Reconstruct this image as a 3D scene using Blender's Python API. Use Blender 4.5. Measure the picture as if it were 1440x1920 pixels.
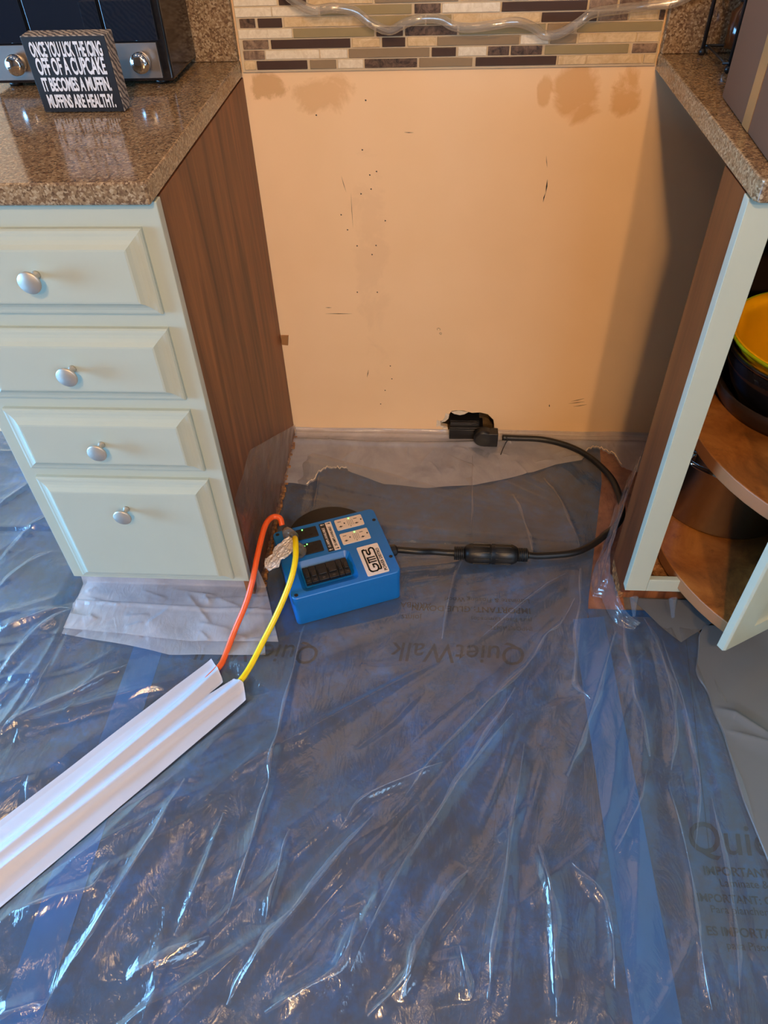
import bpy, bmesh, math, random
import numpy as np
from mathutils import Vector, Matrix

random.seed(7)
rng = np.random.default_rng(11)
for o in list(bpy.data.objects):
    bpy.data.objects.remove(o)
SC = bpy.context.scene
COL = SC.collection
PI = math.pi

# ------------------------------------------------------------------ camera
cam_d = bpy.data.cameras.new('camera')
cam_d.lens = 1372.35 / 1920 * 36
cam_d.sensor_width = 36
cam_d.clip_start = 0.02
cam = bpy.data.objects.new('camera', cam_d)
COL.objects.link(cam)
cam.location = (0.3815, -1.5785, 1.2647)
cam.rotation_euler = (0.7933, 0.0294, 0.0614)
SC.camera = cam

# ------------------------------------------------------------------ world, lights, exposure
world = bpy.data.worlds.new('world')
SC.world = world
world.use_nodes = True
world.node_tree.nodes['Background'].inputs[0].default_value = (0.5, 0.7, 1.0, 1)
world.node_tree.nodes['Background'].inputs[1].default_value = 0.2
SC.view_settings.view_transform = 'Standard'
SC.view_settings.look = 'None'
SC.view_settings.exposure = 0.18
SC.view_settings.gamma = 1.0

def light(name, kind, loc, power, color, size=0.1, size_y=None, target=None):
    l = bpy.data.lights.new(name, kind)
    l.energy = power
    l.color = color
    if kind == 'AREA':
        l.shape = 'RECTANGLE'
        l.size = size
        l.size_y = size_y or size
    else:
        l.shadow_soft_size = size
    o = bpy.data.objects.new(name, l)
    COL.objects.link(o)
    o.location = loc
    if target:
        o.rotation_euler = (Vector(target) - Vector(loc)).to_track_quat('-Z', 'Y').to_euler()
    return o

WARM = (1.0, 0.60, 0.27)
light('ceiling_bulb', 'POINT', (0.711, -3.60, 2.38), 112, WARM, 0.055)
light('ceiling_bulb', 'POINT', (0.435, -2.72, 2.38), 26, WARM, 0.05)
light('ceiling_bulb', 'POINT', (0.328, -2.59, 2.38), 90, WARM, 0.05)
for bx, by in ((-1.0, -0.72), (-0.25, -1.05), (0.50, -0.90)):
    light('added_glint_light', 'POINT', (bx, by, 2.38), 4.5, (1.0, 0.62, 0.30), 0.065)  # unseen weak lamps added only for warm glints on the plastic
light('window_daylight', 'AREA', (-2.50, -1.1, 0.85), 160, (0.22, 0.56, 1.0), 1.8, 0.95, (-0.4, -1.1, 0.3))
light('window_daylight', 'AREA', (1.70, -2.9, 1.55), 34, (0.36, 0.66, 1.0), 1.5, 1.1, (0.0, -0.8, 0.6))

# ------------------------------------------------------------------ helpers
def lin(r, g, b):
    f = lambda c: (c / 255 / 12.92) if c / 255 <= 0.04045 else ((c / 255 + 0.055) / 1.055) ** 2.4
    return (f(r), f(g), f(b), 1.0)

class NT:
    def __init__(self, name):
        self.m = bpy.data.materials.new(name)
        self.m.use_nodes = True
        self.t = self.m.node_tree
        self.n = self.t.nodes
        self.b = self.n['Principled BSDF']
        self.out = self.n['Material Output']
    def N(self, typ, **kw):
        x = self.n.new(typ)
        for k, v in kw.items():
            setattr(x, k, v)
        return x
    def L(self, a, b):
        self.t.links.new(a, b)
    def coord(self, scale=(1, 1, 1), rot=(0, 0, 0)):
        c = self.N('ShaderNodeTexCoord')
        m = self.N('ShaderNodeMapping')
        m.inputs['Scale'].default_value = scale
        m.inputs['Rotation'].default_value = rot
        self.L(c.outputs['Object'], m.inputs[0])
        return m.outputs[0]
    def noise(self, vec, scale, detail=4, rough=0.6, dist=0.0):
        x = self.N('ShaderNodeTexNoise')
        x.inputs['Scale'].default_value = scale
        x.inputs['Detail'].default_value = detail
        x.inputs['Roughness'].default_value = rough
        x.inputs['Distortion'].default_value = dist
        self.L(vec, x.inputs['Vector'])
        return x.outputs['Fac']
    def ramp(self, fac, stops):
        x = self.N('ShaderNodeValToRGB')
        e = x.color_ramp.elements
        while len(e) < len(stops):
            e.new(0.5)
        for el, (p, c) in zip(e, stops):
            el.position = p
            el.color = c
        self.L(fac, x.inputs[0])
        return x.outputs[0]
    def mix(self, fac, a, b, blend='MIX'):
        x = self.N('ShaderNodeMix', data_type='RGBA', blend_type=blend)
        for sock, v in ((x.inputs[0], fac), (x.inputs[6], a), (x.inputs[7], b)):
            if hasattr(v, 'links') or hasattr(v, 'is_linked'):
                self.L(v, sock)
            else:
                sock.default_value = v
        return x.outputs[2]
    def math(self, op, a, b=0.0):
        x = self.N('ShaderNodeMath', operation=op)
        for sock, v in ((x.inputs[0], a), (x.inputs[1], b)):
            if hasattr(v, 'is_linked'):
                self.L(v, sock)
            else:
                sock.default_value = v
        return x.outputs[0]
    def bump(self, h, strength=0.3, dist=0.002):
        x = self.N('ShaderNodeBump')
        x.inputs['Strength'].default_value = strength
        x.inputs['Distance'].default_value = dist
        self.L(h, x.inputs['Height'])
        return x.outputs[0]

def plain(name, col, rough=0.5, metal=0.0, spec=0.5, var=0.06, scale=40, bump=0.0):
    t = NT(name)
    v = t.coord()
    n = t.noise(v, scale, 3)
    dark = tuple(c * (1 - var * 2) for c in col[:3]) + (1,)
    t.L(t.ramp(n, [(0.3, dark), (0.7, col)]), t.b.inputs['Base Color'])
    t.b.inputs['Roughness'].default_value = rough
    t.b.inputs['Metallic'].default_value = metal
    t.b.inputs['Specular IOR Level'].default_value = spec
    if bump:
        t.L(t.bump(n, bump, 0.001), t.b.inputs['Normal'])
    return t.m

def glow(name, col, s):
    t = NT(name)
    t.b.inputs['Base Color'].default_value = col
    t.b.inputs['Emission Color'].default_value = col
    t.b.inputs['Emission Strength'].default_value = s
    return t.m

# ------------------------------------------------------------------ materials
def m_wall():
    t = NT('painted drywall')
    v = t.coord()
    n = t.noise(v, 3.0, 3)
    base = t.ramp(n, [(0.3, lin(236, 198, 152)), (0.7, lin(242, 206, 162))])
    # adhesive and grease stains near the top of the opening
    sep = t.N('ShaderNodeSeparateXYZ')
    t.L(v, sep.inputs[0])
    def blob(x, z, rx, rz, thr, nscale):
        a = t.math('POWER', t.math('DIVIDE', t.math('SUBTRACT', sep.outputs[0], x), rx), 2)
        b = t.math('POWER', t.math('DIVIDE', t.math('SUBTRACT', sep.outputs[2], z), rz), 2)
        d = t.math('SUBTRACT', 1.0, t.math('ADD', a, b))
        w = t.noise(v, nscale, 5, 0.65, 0.6)
        s = t.math('ADD', d, t.math('MULTIPLY', t.math('SUBTRACT', w, 0.5), 3.0))
        mr = t.N('ShaderNodeMapRange', clamp=True)
        t.L(s, mr.inputs[0])
        mr.inputs[1].default_value = thr
        mr.inputs[2].default_value = thr + 0.45
        return mr.outputs[0]
    amber = lin(206, 150, 80)
    c = t.mix(t.math('MULTIPLY', blob(0.645, 0.838, 0.055, 0.055, 0.05, 9), 0.6), base, amber)
    c = t.mix(t.math('MULTIPLY', blob(0.735, 0.845, 0.034, 0.050, 0.10, 13), 0.6), c, amber)
    c = t.mix(t.math('MULTIPLY', blob(0.580, 0.842, 0.016, 0.034, 0.10, 9), 0.5), c, amber)
    c = t.mix(t.math('MULTIPLY', blob(0.045, 0.862, 0.045, 0.026, 0.10, 20), 0.7), c, lin(196, 150, 96))
    c = t.mix(t.math('MULTIPLY', blob(0.155, 0.845, 0.070, 0.048, 0.25, 12), 0.5), c, lin(206, 158, 104))
    c = t.mix(t.math('MULTIPLY', blob(0.235, 0.50, 0.05, 0.35, 0.45, 14), 0.12), c, lin(190, 150, 120))
    t.L(c, t.b.inputs['Base Color'])
    t.b.inputs['Roughness'].default_value = 0.62
    t.L(t.bump(t.noise(v, 260, 2), 0.12, 0.0006), t.b.inputs['Normal'])
    return t.m

def m_wood(name, c1, c2, c3, axis=2, rough=0.45):
    t = NT(name)
    s = [13, 13, 13]
    s[axis] = 1.1
    v = t.coord(tuple(s))
    n = t.noise(v, 1.6, 6, 0.62, 0.9)
    s2 = [260, 260, 260]
    s2[axis] = 6
    n2 = t.noise(t.coord(tuple(s2)), 1.0, 3, 0.6)
    c = t.ramp(n, [(0.28, c1), (0.5, c2), (0.72, c3)])
    c = t.mix(t.math('MULTIPLY', n2, 0.45), c, tuple(x * 0.45 for x in c1[:3]) + (1,))
    t.L(c, t.b.inputs['Base Color'])
    t.b.inputs['Roughness'].default_value = rough
    t.L(t.bump(n2, 0.25, 0.0008), t.b.inputs['Normal'])
    return t.m

def m_granite():
    t = NT('speckled brown granite')
    v = t.coord()
    vo = t.N('ShaderNodeTexVoronoi')
    vo.inputs['Scale'].default_value = 330
    vo.inputs['Randomness'].default_value = 1
    t.L(v, vo.inputs['Vector'])
    sepc = t.N('ShaderNodeSeparateColor')
    t.L(vo.outputs['Color'], sepc.inputs[0])
    c = t.ramp(sepc.outputs[0], [(0.0, lin(50, 36, 26)), (0.12, lin(86, 68, 48)), (0.4, lin(120, 98, 72)), (0.7, lin(144, 122, 92)), (1.0, lin(174, 156, 126))])
    n = t.noise(v, 120, 5, 0.7)
    c = t.mix(t.ramp(n, [(0.57, (0, 0, 0, 1)), (0.62, (0.85, 0.85, 0.85, 1))]), c, lin(74, 50, 38))
    n2 = t.noise(v, 14, 4, 0.7)
    c = t.mix(t.math('MULTIPLY', n2, 0.5), c, lin(150, 116, 84))
    t.L(c, t.b.inputs['Base Color'])
    t.b.inputs['Roughness'].default_value = 0.12
    t.b.inputs['Specular IOR Level'].default_value = 0.6
    return t.m

def m_underlay():
    t = NT('blue underlayment film over felt')
    v = t.coord()
    n = t.noise(v, 7, 8, 0.72, 0.3)
    n2 = t.noise(v, 34, 6, 0.75)
    c = t.ramp(n, [(0.36, lin(40, 54, 74)), (0.54, lin(32, 72, 116)), (0.72, lin(22, 94, 162))])
    c = t.mix(t.ramp(n2, [(0.42, (0, 0, 0, 1)), (0.62, (0.65, 0.65, 0.65, 1))]), c, lin(50, 50, 60))
    t.L(c, t.b.inputs['Base Color'])
    t.b.inputs['Roughness'].default_value = 0.42
    t.L(t.bump(n2, 0.35, 0.002), t.b.inputs['Normal'])
    return t.m

def m_plastic(name, milk, tint, rough=0.10, micro=0.35, fine=60, fm=1.5, edge=0.5):
    t = NT(name)
    n = t.n
    n.remove(t.b)
    v = t.coord((1.0, 1.0, 1.0))
    w1 = t.noise(t.coord((2.2, 0.8, 1), (0, 0, -0.35)), fine * 0.35, 5, 0.6, 1.2)
    ab = t.math('ABSOLUTE', t.math('SUBTRACT', w1, 0.5))
    nm = t.bump(ab, micro, 0.012)
    lw = t.N('ShaderNodeLayerWeight')
    lw.inputs['Blend'].default_value = 0.5
    t.L(nm, lw.inputs['Normal'])
    sch = t.math('ADD', t.math('MULTIPLY', t.math('POWER', lw.outputs['Facing'], 5.0), 0.96), 0.045)
    gl = t.N('ShaderNodeBsdfGlossy')
    gl.inputs['Roughness'].default_value = rough
    t.L(nm, gl.inputs['Normal'])
    tr = t.N('ShaderNodeBsdfTransparent')
    tr.inputs[0].default_value = (0.97, 0.975, 0.98, 1)
    df = t.N('ShaderNodeBsdfDiffuse')
    df.inputs[0].default_value = tint
    t.L(nm, df.inputs['Normal'])
    tl = t.N('ShaderNodeBsdfTranslucent')
    tl.inputs[0].default_value = tint
    m0 = t.N('ShaderNodeMixShader')
    m0.inputs[0].default_value = 0.35
    t.L(df.outputs[0], m0.inputs[1]); t.L(tl.outputs[0], m0.inputs[2])
    cloud = t.noise(v, 9, 4, 0.6, 0.5)
    mk = t.math('ADD', t.math('MULTIPLY', cloud, milk * 1.2), milk * 0.4)
    mk = t.math('ADD', mk, t.math('MULTIPLY', t.math('POWER', lw.outputs['Facing'], 3.0), edge))
    m1 = t.N('ShaderNodeMixShader')
    t.L(mk, m1.inputs[0]); t.L(tr.outputs[0], m1.inputs[1]); t.L(m0.outputs[0], m1.inputs[2])
    m2 = t.N('ShaderNodeMixShader')
    t.L(t.math('MINIMUM', t.math('MULTIPLY', sch, fm), 1.0), m2.inputs[0])
    t.L(m1.outputs[0], m2.inputs[1]); t.L(gl.outputs[0], m2.inputs[2])
    t.L(m2.outputs[0], t.out.inputs[0])
    return t.m

def m_lattice(name, ca, cb):
    t = NT(name)
    v = t.coord()
    w = t.N('ShaderNodeTexWave', wave_type='BANDS', bands_direction='DIAGONAL')
    w.inputs['Scale'].default_value = 60
    w.inputs['Distortion'].default_value = 6
    t.L(v, w.inputs[0])
    t.L(t.ramp(w.outputs[1], [(0.35, ca), (0.6, cb)]), t.b.inputs['Base Color'])
    t.b.inputs['Roughness'].default_value = 0.6
    return t.m

def m_stone(name, a, b, scale=60):
    t = NT(name)
    v = t.coord()
    n = t.noise(v, scale, 6, 0.7, 1.5)
    t.L(t.ramp(n, [(0.35, a), (0.65, b)]), t.b.inputs['Base Color'])
    t.b.inputs['Roughness'].default_value = 0.4
    t.L(t.bump(n, 0.4, 0.001), t.b.inputs['Normal'])
    return t.m

def m_shelf():
    t = NT('stained particle board')
    v = t.coord()
    n = t.noise(v, 9, 8, 0.7, 0.8)
    n2 = t.noise(v, 30, 6, 0.8)
    c = t.ramp(n, [(0.3, lin(96, 56, 26)), (0.5, lin(150, 92, 42)), (0.7, lin(180, 120, 60))])
    c = t.mix(t.ramp(n2, [(0.55, (0, 0, 0, 1)), (0.7, (0.6, 0.6, 0.6, 1))]), c, lin(92, 54, 26))
    t.L(c, t.b.inputs['Base Color'])
    t.b.inputs['Roughness'].default_value = 0.4
    return t.m

def m_osb(name='rough raw particle board'):
    t = NT(name)
    v = t.coord()
    n = t.noise(v, 90, 6, 0.8)
    t.L(t.ramp(n, [(0.35, lin(90, 54, 26)), (0.55, lin(170, 116, 66)), (0.7, lin(206, 160, 104))]), t.b.inputs['Base Color'])
    t.b.inputs['Roughness'].default_value = 0.8
    t.L(t.bump(n, 0.8, 0.004), t.b.inputs['Normal'])
    return t.m

M = {}
M['wall'] = m_wall()
M['paint_room'] = plain('room paint', lin(84, 80, 80), 0.7, var=0.02)
M['interior'] = plain('shade darkened cabinet interior', lin(44, 27, 16), 0.7, var=0.05)  # shade inside the cabinet is put into this dark colour
M['ceiling'] = plain('ceiling paint', lin(112, 110, 112), 0.8, var=0.02)
M['wood'] = m_wood('brown cabinet veneer', lin(74, 38, 20), lin(130, 76, 42), lin(172, 104, 56), rough=0.5)
M['wood2'] = m_wood('orange brown cabinet board', lin(78, 36, 14), lin(108, 54, 22), lin(126, 68, 30))
M['granite'] = m_granite()
M['sage'] = plain('sage white cabinet paint', lin(176, 180, 162), 0.32, var=0.012, scale=12)
M['nickel'] = plain('brushed nickel', lin(196, 188, 174), 0.45, 0.7, var=0.03)
M['chrome'] = plain('polished chrome', lin(225, 225, 225), 0.08, 1.0, var=0.0)
M['steel'] = plain('stainless steel', lin(170, 168, 166), 0.25, 1.0, var=0.04)
M['under'] = m_underlay()
M['bluetape'] = plain('blue seam tape', lin(30, 90, 150), 0.3, var=0.05)
M['ink'] = plain('faded dark ink', lin(16, 16, 26), 0.6, var=0.05)
M['plastic'] = m_plastic('clear plastic sheeting', 0.10, (0.52, 0.57, 0.66, 1), 0.14, 0.30, fine=26, fm=1.9)
M['milky'] = m_plastic('milky plastic film', 0.52, (0.70, 0.68, 0.72, 1), 0.15, 0.3, fm=1.8, edge=0.3)
M['greyfilm'] = plain('grey plastic film', lin(100, 102, 104), 0.22, var=0.03, scale=5)
M['tubing'] = m_plastic('clear vinyl tubing', 0.16, (0.8, 0.70, 0.55, 1), 0.06, 0.02, fm=2.0, edge=0.8)
M['whitefilm'] = plain('white floor tape', lin(188, 188, 198), 0.42, var=0.01, scale=6)
M['blue'] = plain('blue moulded plastic', lin(10, 104, 178), 0.36, var=0.02, scale=25)
M['black'] = plain('black plastic', lin(26, 25, 26), 0.38, var=0.1)
M['rubber'] = plain('black rubber cable', lin(20, 20, 20), 0.42, var=0.1)
M['almond'] = plain('almond plastic', lin(222, 202, 184), 0.4, var=0.01)
M['slot'] = plain('dark slot', lin(30, 20, 16), 0.6)
M['labelwhite'] = plain('white label stock', lin(226, 210, 196), 0.45, var=0.01)
M['labelblack'] = plain('black label stock', lin(44, 40, 38), 0.45, var=0.02)
M['led'] = glow('green indicator light', (0.15, 1.0, 0.12, 1), 4.0)
M['orange'] = plain('orange cord jacket', lin(236, 92, 34), 0.38, var=0.03)
M['yellow'] = plain('yellow cord jacket', lin(240, 206, 8), 0.36, var=0.03)
M['foil'] = plain('crinkled silver foil', lin(236, 228, 224), 0.35, 0.25, var=0.30, scale=260, bump=1.0)
M['clearplug'] = m_plastic('smoky translucent plug', 0.22, (0.50, 0.40, 0.28, 1), 0.1, 0.1)
M['osb'] = m_osb()
M['floor'] = m_stone('worn brown floorboards', lin(104, 92, 80), lin(132, 120, 106), 8)
M['subfloor'] = m_stone('plywood subfloor', lin(116, 68, 42), lin(170, 106, 68), 16)
M['shelf'] = m_shelf()
M['shelfedge'] = plain('tan shelf edge band', lin(150, 98, 60), 0.45, var=0.03)
M['cavity'] = plain('dark cavity', lin(120, 98, 72), 0.8, var=0.3, scale=60)
M['paper'] = plain('torn drywall paper', lin(232, 214, 190), 0.8, var=0.08, scale=120)
M['bowl_y'] = plain('yellow plastic bowl', lin(255, 186, 8), 0.35, var=0.02)
M['bowl_g'] = plain('lime rim', lin(168, 190, 24), 0.35, var=0.02)
M['enamel'] = plain('glossy dark enamel', lin(34, 34, 44), 0.12, var=0.15, scale=80)
M['pan'] = plain('dark brown nonstick', lin(50, 40, 38), 0.35, var=0.06)
M['carton'] = plain('taupe cardboard', lin(104, 66, 42), 0.8, var=0.03, scale=6)
M['tape'] = plain('tan packing tape', lin(160, 114, 70), 0.3, var=0.06, scale=10)
M['glassdark'] = plain('dark oven glass', lin(22, 28, 38), 0.05, var=0.02, spec=1.0)
M['ovenblack'] = plain('black oven enamel', lin(22, 22, 26), 0.12, var=0.05, spec=0.9)
M['brushed'] = plain('brushed steel strip', lin(150, 142, 136), 0.4, 0.8, var=0.04)
M['signblack'] = plain('black sign face', lin(24, 22, 22), 0.5, var=0.05)
M['signside'] = m_lattice('patterned sign edge', lin(74, 70, 72), lin(160, 150, 140))
M['chalk'] = plain('white lettering', lin(224, 218, 214), 0.6, var=0.1, scale=300)
M['grout'] = plain('beige grout', lin(206, 184, 150), 0.8, var=0.04)
TM = {'t': m_stone('tan travertine', lin(196, 164, 118), lin(222, 196, 152), 50),
      'c': m_stone('cream travertine', lin(214, 196, 166), lin(234, 220, 194), 70),
      'b': plain('dark brown glass', lin(78, 60, 52), 0.15, var=0.03),
      'g': plain('taupe glass', lin(148, 126, 98), 0.15, var=0.03),
      'o': plain('olive glass', lin(156, 138, 100), 0.15, var=0.03),
      'm': m_stone('dark emperador marble', lin(40, 26, 20), lin(118, 92, 72), 60),
      'n': m_stone('brown marble', lin(88, 66, 52), lin(160, 132, 106), 50)}
M['brownglass'] = plain('brown bottle glass', lin(84, 42, 18), 0.1, var=0.1)
M['whiteplastic'] = plain('white plastic', lin(206, 198, 196), 0.4)

# ------------------------------------------------------------------ mesh helpers
def link(name, me, mat=None, parent=None, smooth=False, bevel=0.0, seg=2):
    o = bpy.data.objects.new(name, me)
    COL.objects.link(o)
    if mat is not None:
        for mm in (mat if isinstance(mat, (list, tuple)) else [mat]):
            me.materials.append(mm)
    if parent is not None:
        o.parent = parent
    if smooth:
        me.polygons.foreach_set('use_smooth', [True] * len(me.polygons))
    if bevel:
        md = o.modifiers.new('bevel', 'BEVEL')
        md.width = bevel
        md.segments = seg
        md.limit_method = 'ANGLE'
        md.angle_limit = 0.6
        me.polygons.foreach_set('use_smooth', [True] * len(me.polygons))
        wn = o.modifiers.new('wn', 'WEIGHTED_NORMAL')
        wn.keep_sharp = False
    return o

def bm_obj(name, bm, mat, parent=None, **kw):
    bmesh.ops.recalc_face_normals(bm, faces=bm.faces)
    me = bpy.data.meshes.new(name)
    bm.to_mesh(me)
    bm.free()
    return link(name, me, mat, parent, **kw)

def add_box(bm, lo, hi, mi=0, M4=None):
    lo, hi = Vector(lo), Vector(hi)
    c = [Vector((x, y, z)) for x in (lo.x, hi.x) for y in (lo.y, hi.y) for z in (lo.z, hi.z)]
    if M4 is not None:
        c = [M4 @ p for p in c]
    v = [bm.verts.new(p) for p in c]
    for f in ((0, 1, 3, 2), (4, 6, 7, 5), (0, 4, 5, 1), (2, 3, 7, 6), (0, 2, 6, 4), (1, 5, 7, 3)):
        bm.faces.new([v[i] for i in f]).material_index = mi

def box(name, lo, hi, mat, parent=None, **kw):
    bm = bmesh.new()
    add_box(bm, lo, hi)
    return bm_obj(name, bm, mat, parent, **kw)

def add_prism(bm, pts, z0, z1, mi=0, M4=None):
    a = [Vector((p[0], p[1], z0)) for p in pts]
    b = [Vector((p[0], p[1], z1)) for p in pts]
    if M4 is not None:
        a = [M4 @ p for p in a]
        b = [M4 @ p for p in b]
    va = [bm.verts.new(p) for p in a]
    vb = [bm.verts.new(p) for p in b]
    n = len(pts)
    bm.faces.new(va[::-1]).material_index = mi
    bm.faces.new(vb).material_index = mi
    for i in range(n):
        bm.faces.new([va[i], va[(i + 1) % n], vb[(i + 1) % n], vb[i]]).material_index = mi

def prism(name, pts, z0, z1, mat, parent=None, M4=None, **kw):
    bm = bmesh.new()
    add_prism(bm, pts, z0, z1, 0, M4)
    return bm_obj(name, bm, mat, parent, **kw)

def add_lathe(bm, prof, n=40, M4=None, mi=0):
    rings = []
    for r, z in prof:
        ring = []
        if r < 1e-6:
            p = Vector((0, 0, z))
            ring = [bm.verts.new(M4 @ p if M4 else p)]
        else:
            for i in range(n):
                a = 2 * PI * i / n
                p = Vector((r * math.cos(a), r * math.sin(a), z))
                ring.append(bm.verts.new(M4 @ p if M4 else p))
        rings.append(ring)
    for a, b in zip(rings, rings[1:]):
        if len(a) == 1 and len(b) == 1:
            continue
        for i in range(n):
            j = (i + 1) % n
            if len(a) == 1:
                f = bm.faces.new([a[0], b[i], b[j]])
            elif len(b) == 1:
                f = bm.faces.new([a[i], b[0], a[j]])
            else:
                f = bm.faces.new([a[i], b[i], b[j], a[j]])
            f.material_index = mi

def lathe(name, prof, mat, parent=None, M4=None, n=40, smooth=True):
    bm = bmesh.new()
    add_lathe(bm, prof, n, M4)
    return bm_obj(name, bm, mat, parent, smooth=smooth)

def catmull(P, n=8):
    P = [Vector(p) for p in P]
    Q = [P[0] * 2 - P[1]] + P + [P[-1] * 2 - P[-2]]
    out = []
    for i in range(1, len(Q) - 2):
        for k in range(n):
            t = k / n
            a, b, c, d = Q[i - 1], Q[i], Q[i + 1], Q[i + 2]
            out.append(0.5 * ((2 * b) + (c - a) * t + (2 * a - 5 * b + 4 * c - d) * t * t + (3 * b - a - 3 * c + d) * t ** 3))
    out.append(P[-1].copy())
    return out

def add_tube(bm, P, r, n=12, cap=True):
    pts = [Vector(p) for p in P]
    up = Vector((0, 0, 1))
    rings = []
    prev = None
    for i, p in enumerate(pts):
        t = (pts[min(i + 1, len(pts) - 1)] - pts[max(i - 1, 0)]).normalized()
        if prev is None:
            x = t.cross(up)
            if x.length < 0.1:
                x = t.cross(Vector((1, 0, 0)))
        else:
            x = prev - t * prev.dot(t)
        x.normalize()
        prev = x
        y = t.cross(x)
        rr = r[i] if isinstance(r, (list, tuple)) else r
        rings.append([bm.verts.new(p + x * (rr * math.cos(2 * PI * k / n)) + y * (rr * math.sin(2 * PI * k / n))) for k in range(n)])
    for a, b in zip(rings, rings[1:]):
        for k in range(n):
            bm.faces.new([a[k], b[k], b[(k + 1) % n], a[(k + 1) % n]])
    if cap:
        bm.faces.new(rings[0][::-1])
        bm.faces.new(rings[-1])

def tube(name, P, r, mat, parent=None, n=12, sub=8):
    bm = bmesh.new()
    add_tube(bm, catmull(P, sub) if sub > 1 else P, r, n)
    return bm_obj(name, bm, mat, parent, smooth=True)

def grid(name, X, Y, Z, mat, parent=None, keep=None, smooth=True):
    ny, nx = X.shape
    co = np.stack([X, Y, Z], -1).reshape(-1, 3).astype(np.float32)
    idx = np.arange(nx * ny).reshape(ny, nx)
    q = np.stack([idx[:-1, :-1], idx[:-1, 1:], idx[1:, 1:], idx[1:, :-1]], -1).reshape(-1, 4)
    if keep is not None:
        q = q[keep[:-1, :-1].reshape(-1)]
    me = bpy.data.meshes.new(name)
    me.vertices.add(len(co))
    me.vertices.foreach_set('co', co.reshape(-1))
    me.loops.add(q.size)
    me.loops.foreach_set('vertex_index', q.reshape(-1).astype(np.int32))
    me.polygons.add(len(q))
    me.polygons.foreach_set('loop_start', (np.arange(len(q)) * 4).astype(np.int32))
    me.polygons.foreach_set('loop_total', np.full(len(q), 4, np.int32))
    me.update(calc_edges=True)
    me.validate()
    o = link(name, me, mat, parent, smooth=smooth)
    return o

def text(name, s, size, mat, M4, parent=None, sx=1.0, bold=0.0, depth=0.0003, align='LEFT', shear=0.0, space=1.0):
    cu = bpy.data.curves.new(name, 'FONT')
    cu.body = s
    cu.size = size
    cu.extrude = depth
    cu.offset = bold
    cu.align_x = align
    cu.shear = shear
    cu.space_character = space
    cu.resolution_u = 3
    o = bpy.data.objects.new(name, cu)
    COL.objects.link(o)
    dg = bpy.context.evaluated_depsgraph_get()
    me = bpy.data.meshes.new_from_object(o.evaluated_get(dg))
    bpy.data.objects.remove(o)
    me.transform(M4 @ Matrix.Diagonal((sx, 1, 1, 1)))
    me.materials.clear()
    return link(name, me, mat, parent)

def thing(name, loc, label, cat, group=None, rotz=0.0):
    o = bpy.data.objects.new(name, None)
    o.empty_display_size = 0.05
    COL.objects.link(o)
    o.location = loc
    o.rotation_euler = (0, 0, rotz)
    tag(o, label, cat, group)
    return o

def tag(o, label, cat, group=None, kind=None):
    o['label'] = label
    o['category'] = cat
    if group:
        o['group'] = group
    if kind:
        o['kind'] = kind
    return o

def struct(o, label, cat):
    o['kind'] = 'structure'
    o['label'] = label
    o['category'] = cat
    return o

def TR(x, y, z):
    return Matrix.Translation((x, y, z))
def RX(a): return Matrix.Rotation(a, 4, 'X')
def RY(a): return Matrix.Rotation(a, 4, 'Y')
def RZ(a): return Matrix.Rotation(a, 4, 'Z')

def child_local(o, parent):
    """shift a mesh built in world coordinates into its parent's frame"""
    me = o.data
    me.transform(parent.matrix_basis.inverted())
    return o

W = 0.779          # opening width
FY = -0.601        # cabinet face plane
ZC = 0.88          # underside of the counter
HW = 0.38          # cabinet width

# ------------------------------------------------------------------ structure
fl = box('floor', (-2.6, -4.4, -0.06), (1.75, 0.0, -0.004), M['floor'])
struct(fl, 'worn grey brown floor under the coverings', 'floor')

# back wall with a torn hole
hole = [(0.424, 0.003), (0.42, 0.036), (0.402, 0.04), (0.401, 0.055), (0.414, 0.054), (0.422, 0.064), (0.424, 0.078), (0.429, 0.088), (0.443, 0.091), (0.462, 0.090), (0.484, 0.083), (0.505, 0.085), (0.526, 0.079), (0.542, 0.061), (0.546, 0.038), (0.545, 0.011), (0.541, 0.003)]
def hole_wall():
    cu = bpy.data.curves.new('w', 'CURVE')
    cu.dimensions = '2D'
    cu.fill_mode = 'BOTH'
    for pts in ([(-2.6, -0.06), (1.75, -0.06), (1.75, 2.44), (-2.6, 2.44)], hole):
        sp = cu.splines.new('POLY')
        sp.points.add(len(pts) - 1)
        for p, q in zip(sp.points, pts):
            p.co = (q[0], q[1], 0, 1)
        sp.use_cyclic_u = True
    cu.extrude = 0.006
    o = bpy.data.objects.new('w', cu)
    COL.objects.link(o)
    dg = bpy.context.evaluated_depsgraph_get()
    me = bpy.data.meshes.new_from_object(o.evaluated_get(dg))
    bpy.data.objects.remove(o)
    me.transform(TR(0, 0.006, 0) @ RX(PI / 2))
    me.materials.clear()
    return me
wall = link('wall_back', hole_wall(), M['wall'])
struct(wall, 'peach painted drywall behind the empty appliance opening, stained near its top', 'wall')
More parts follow.
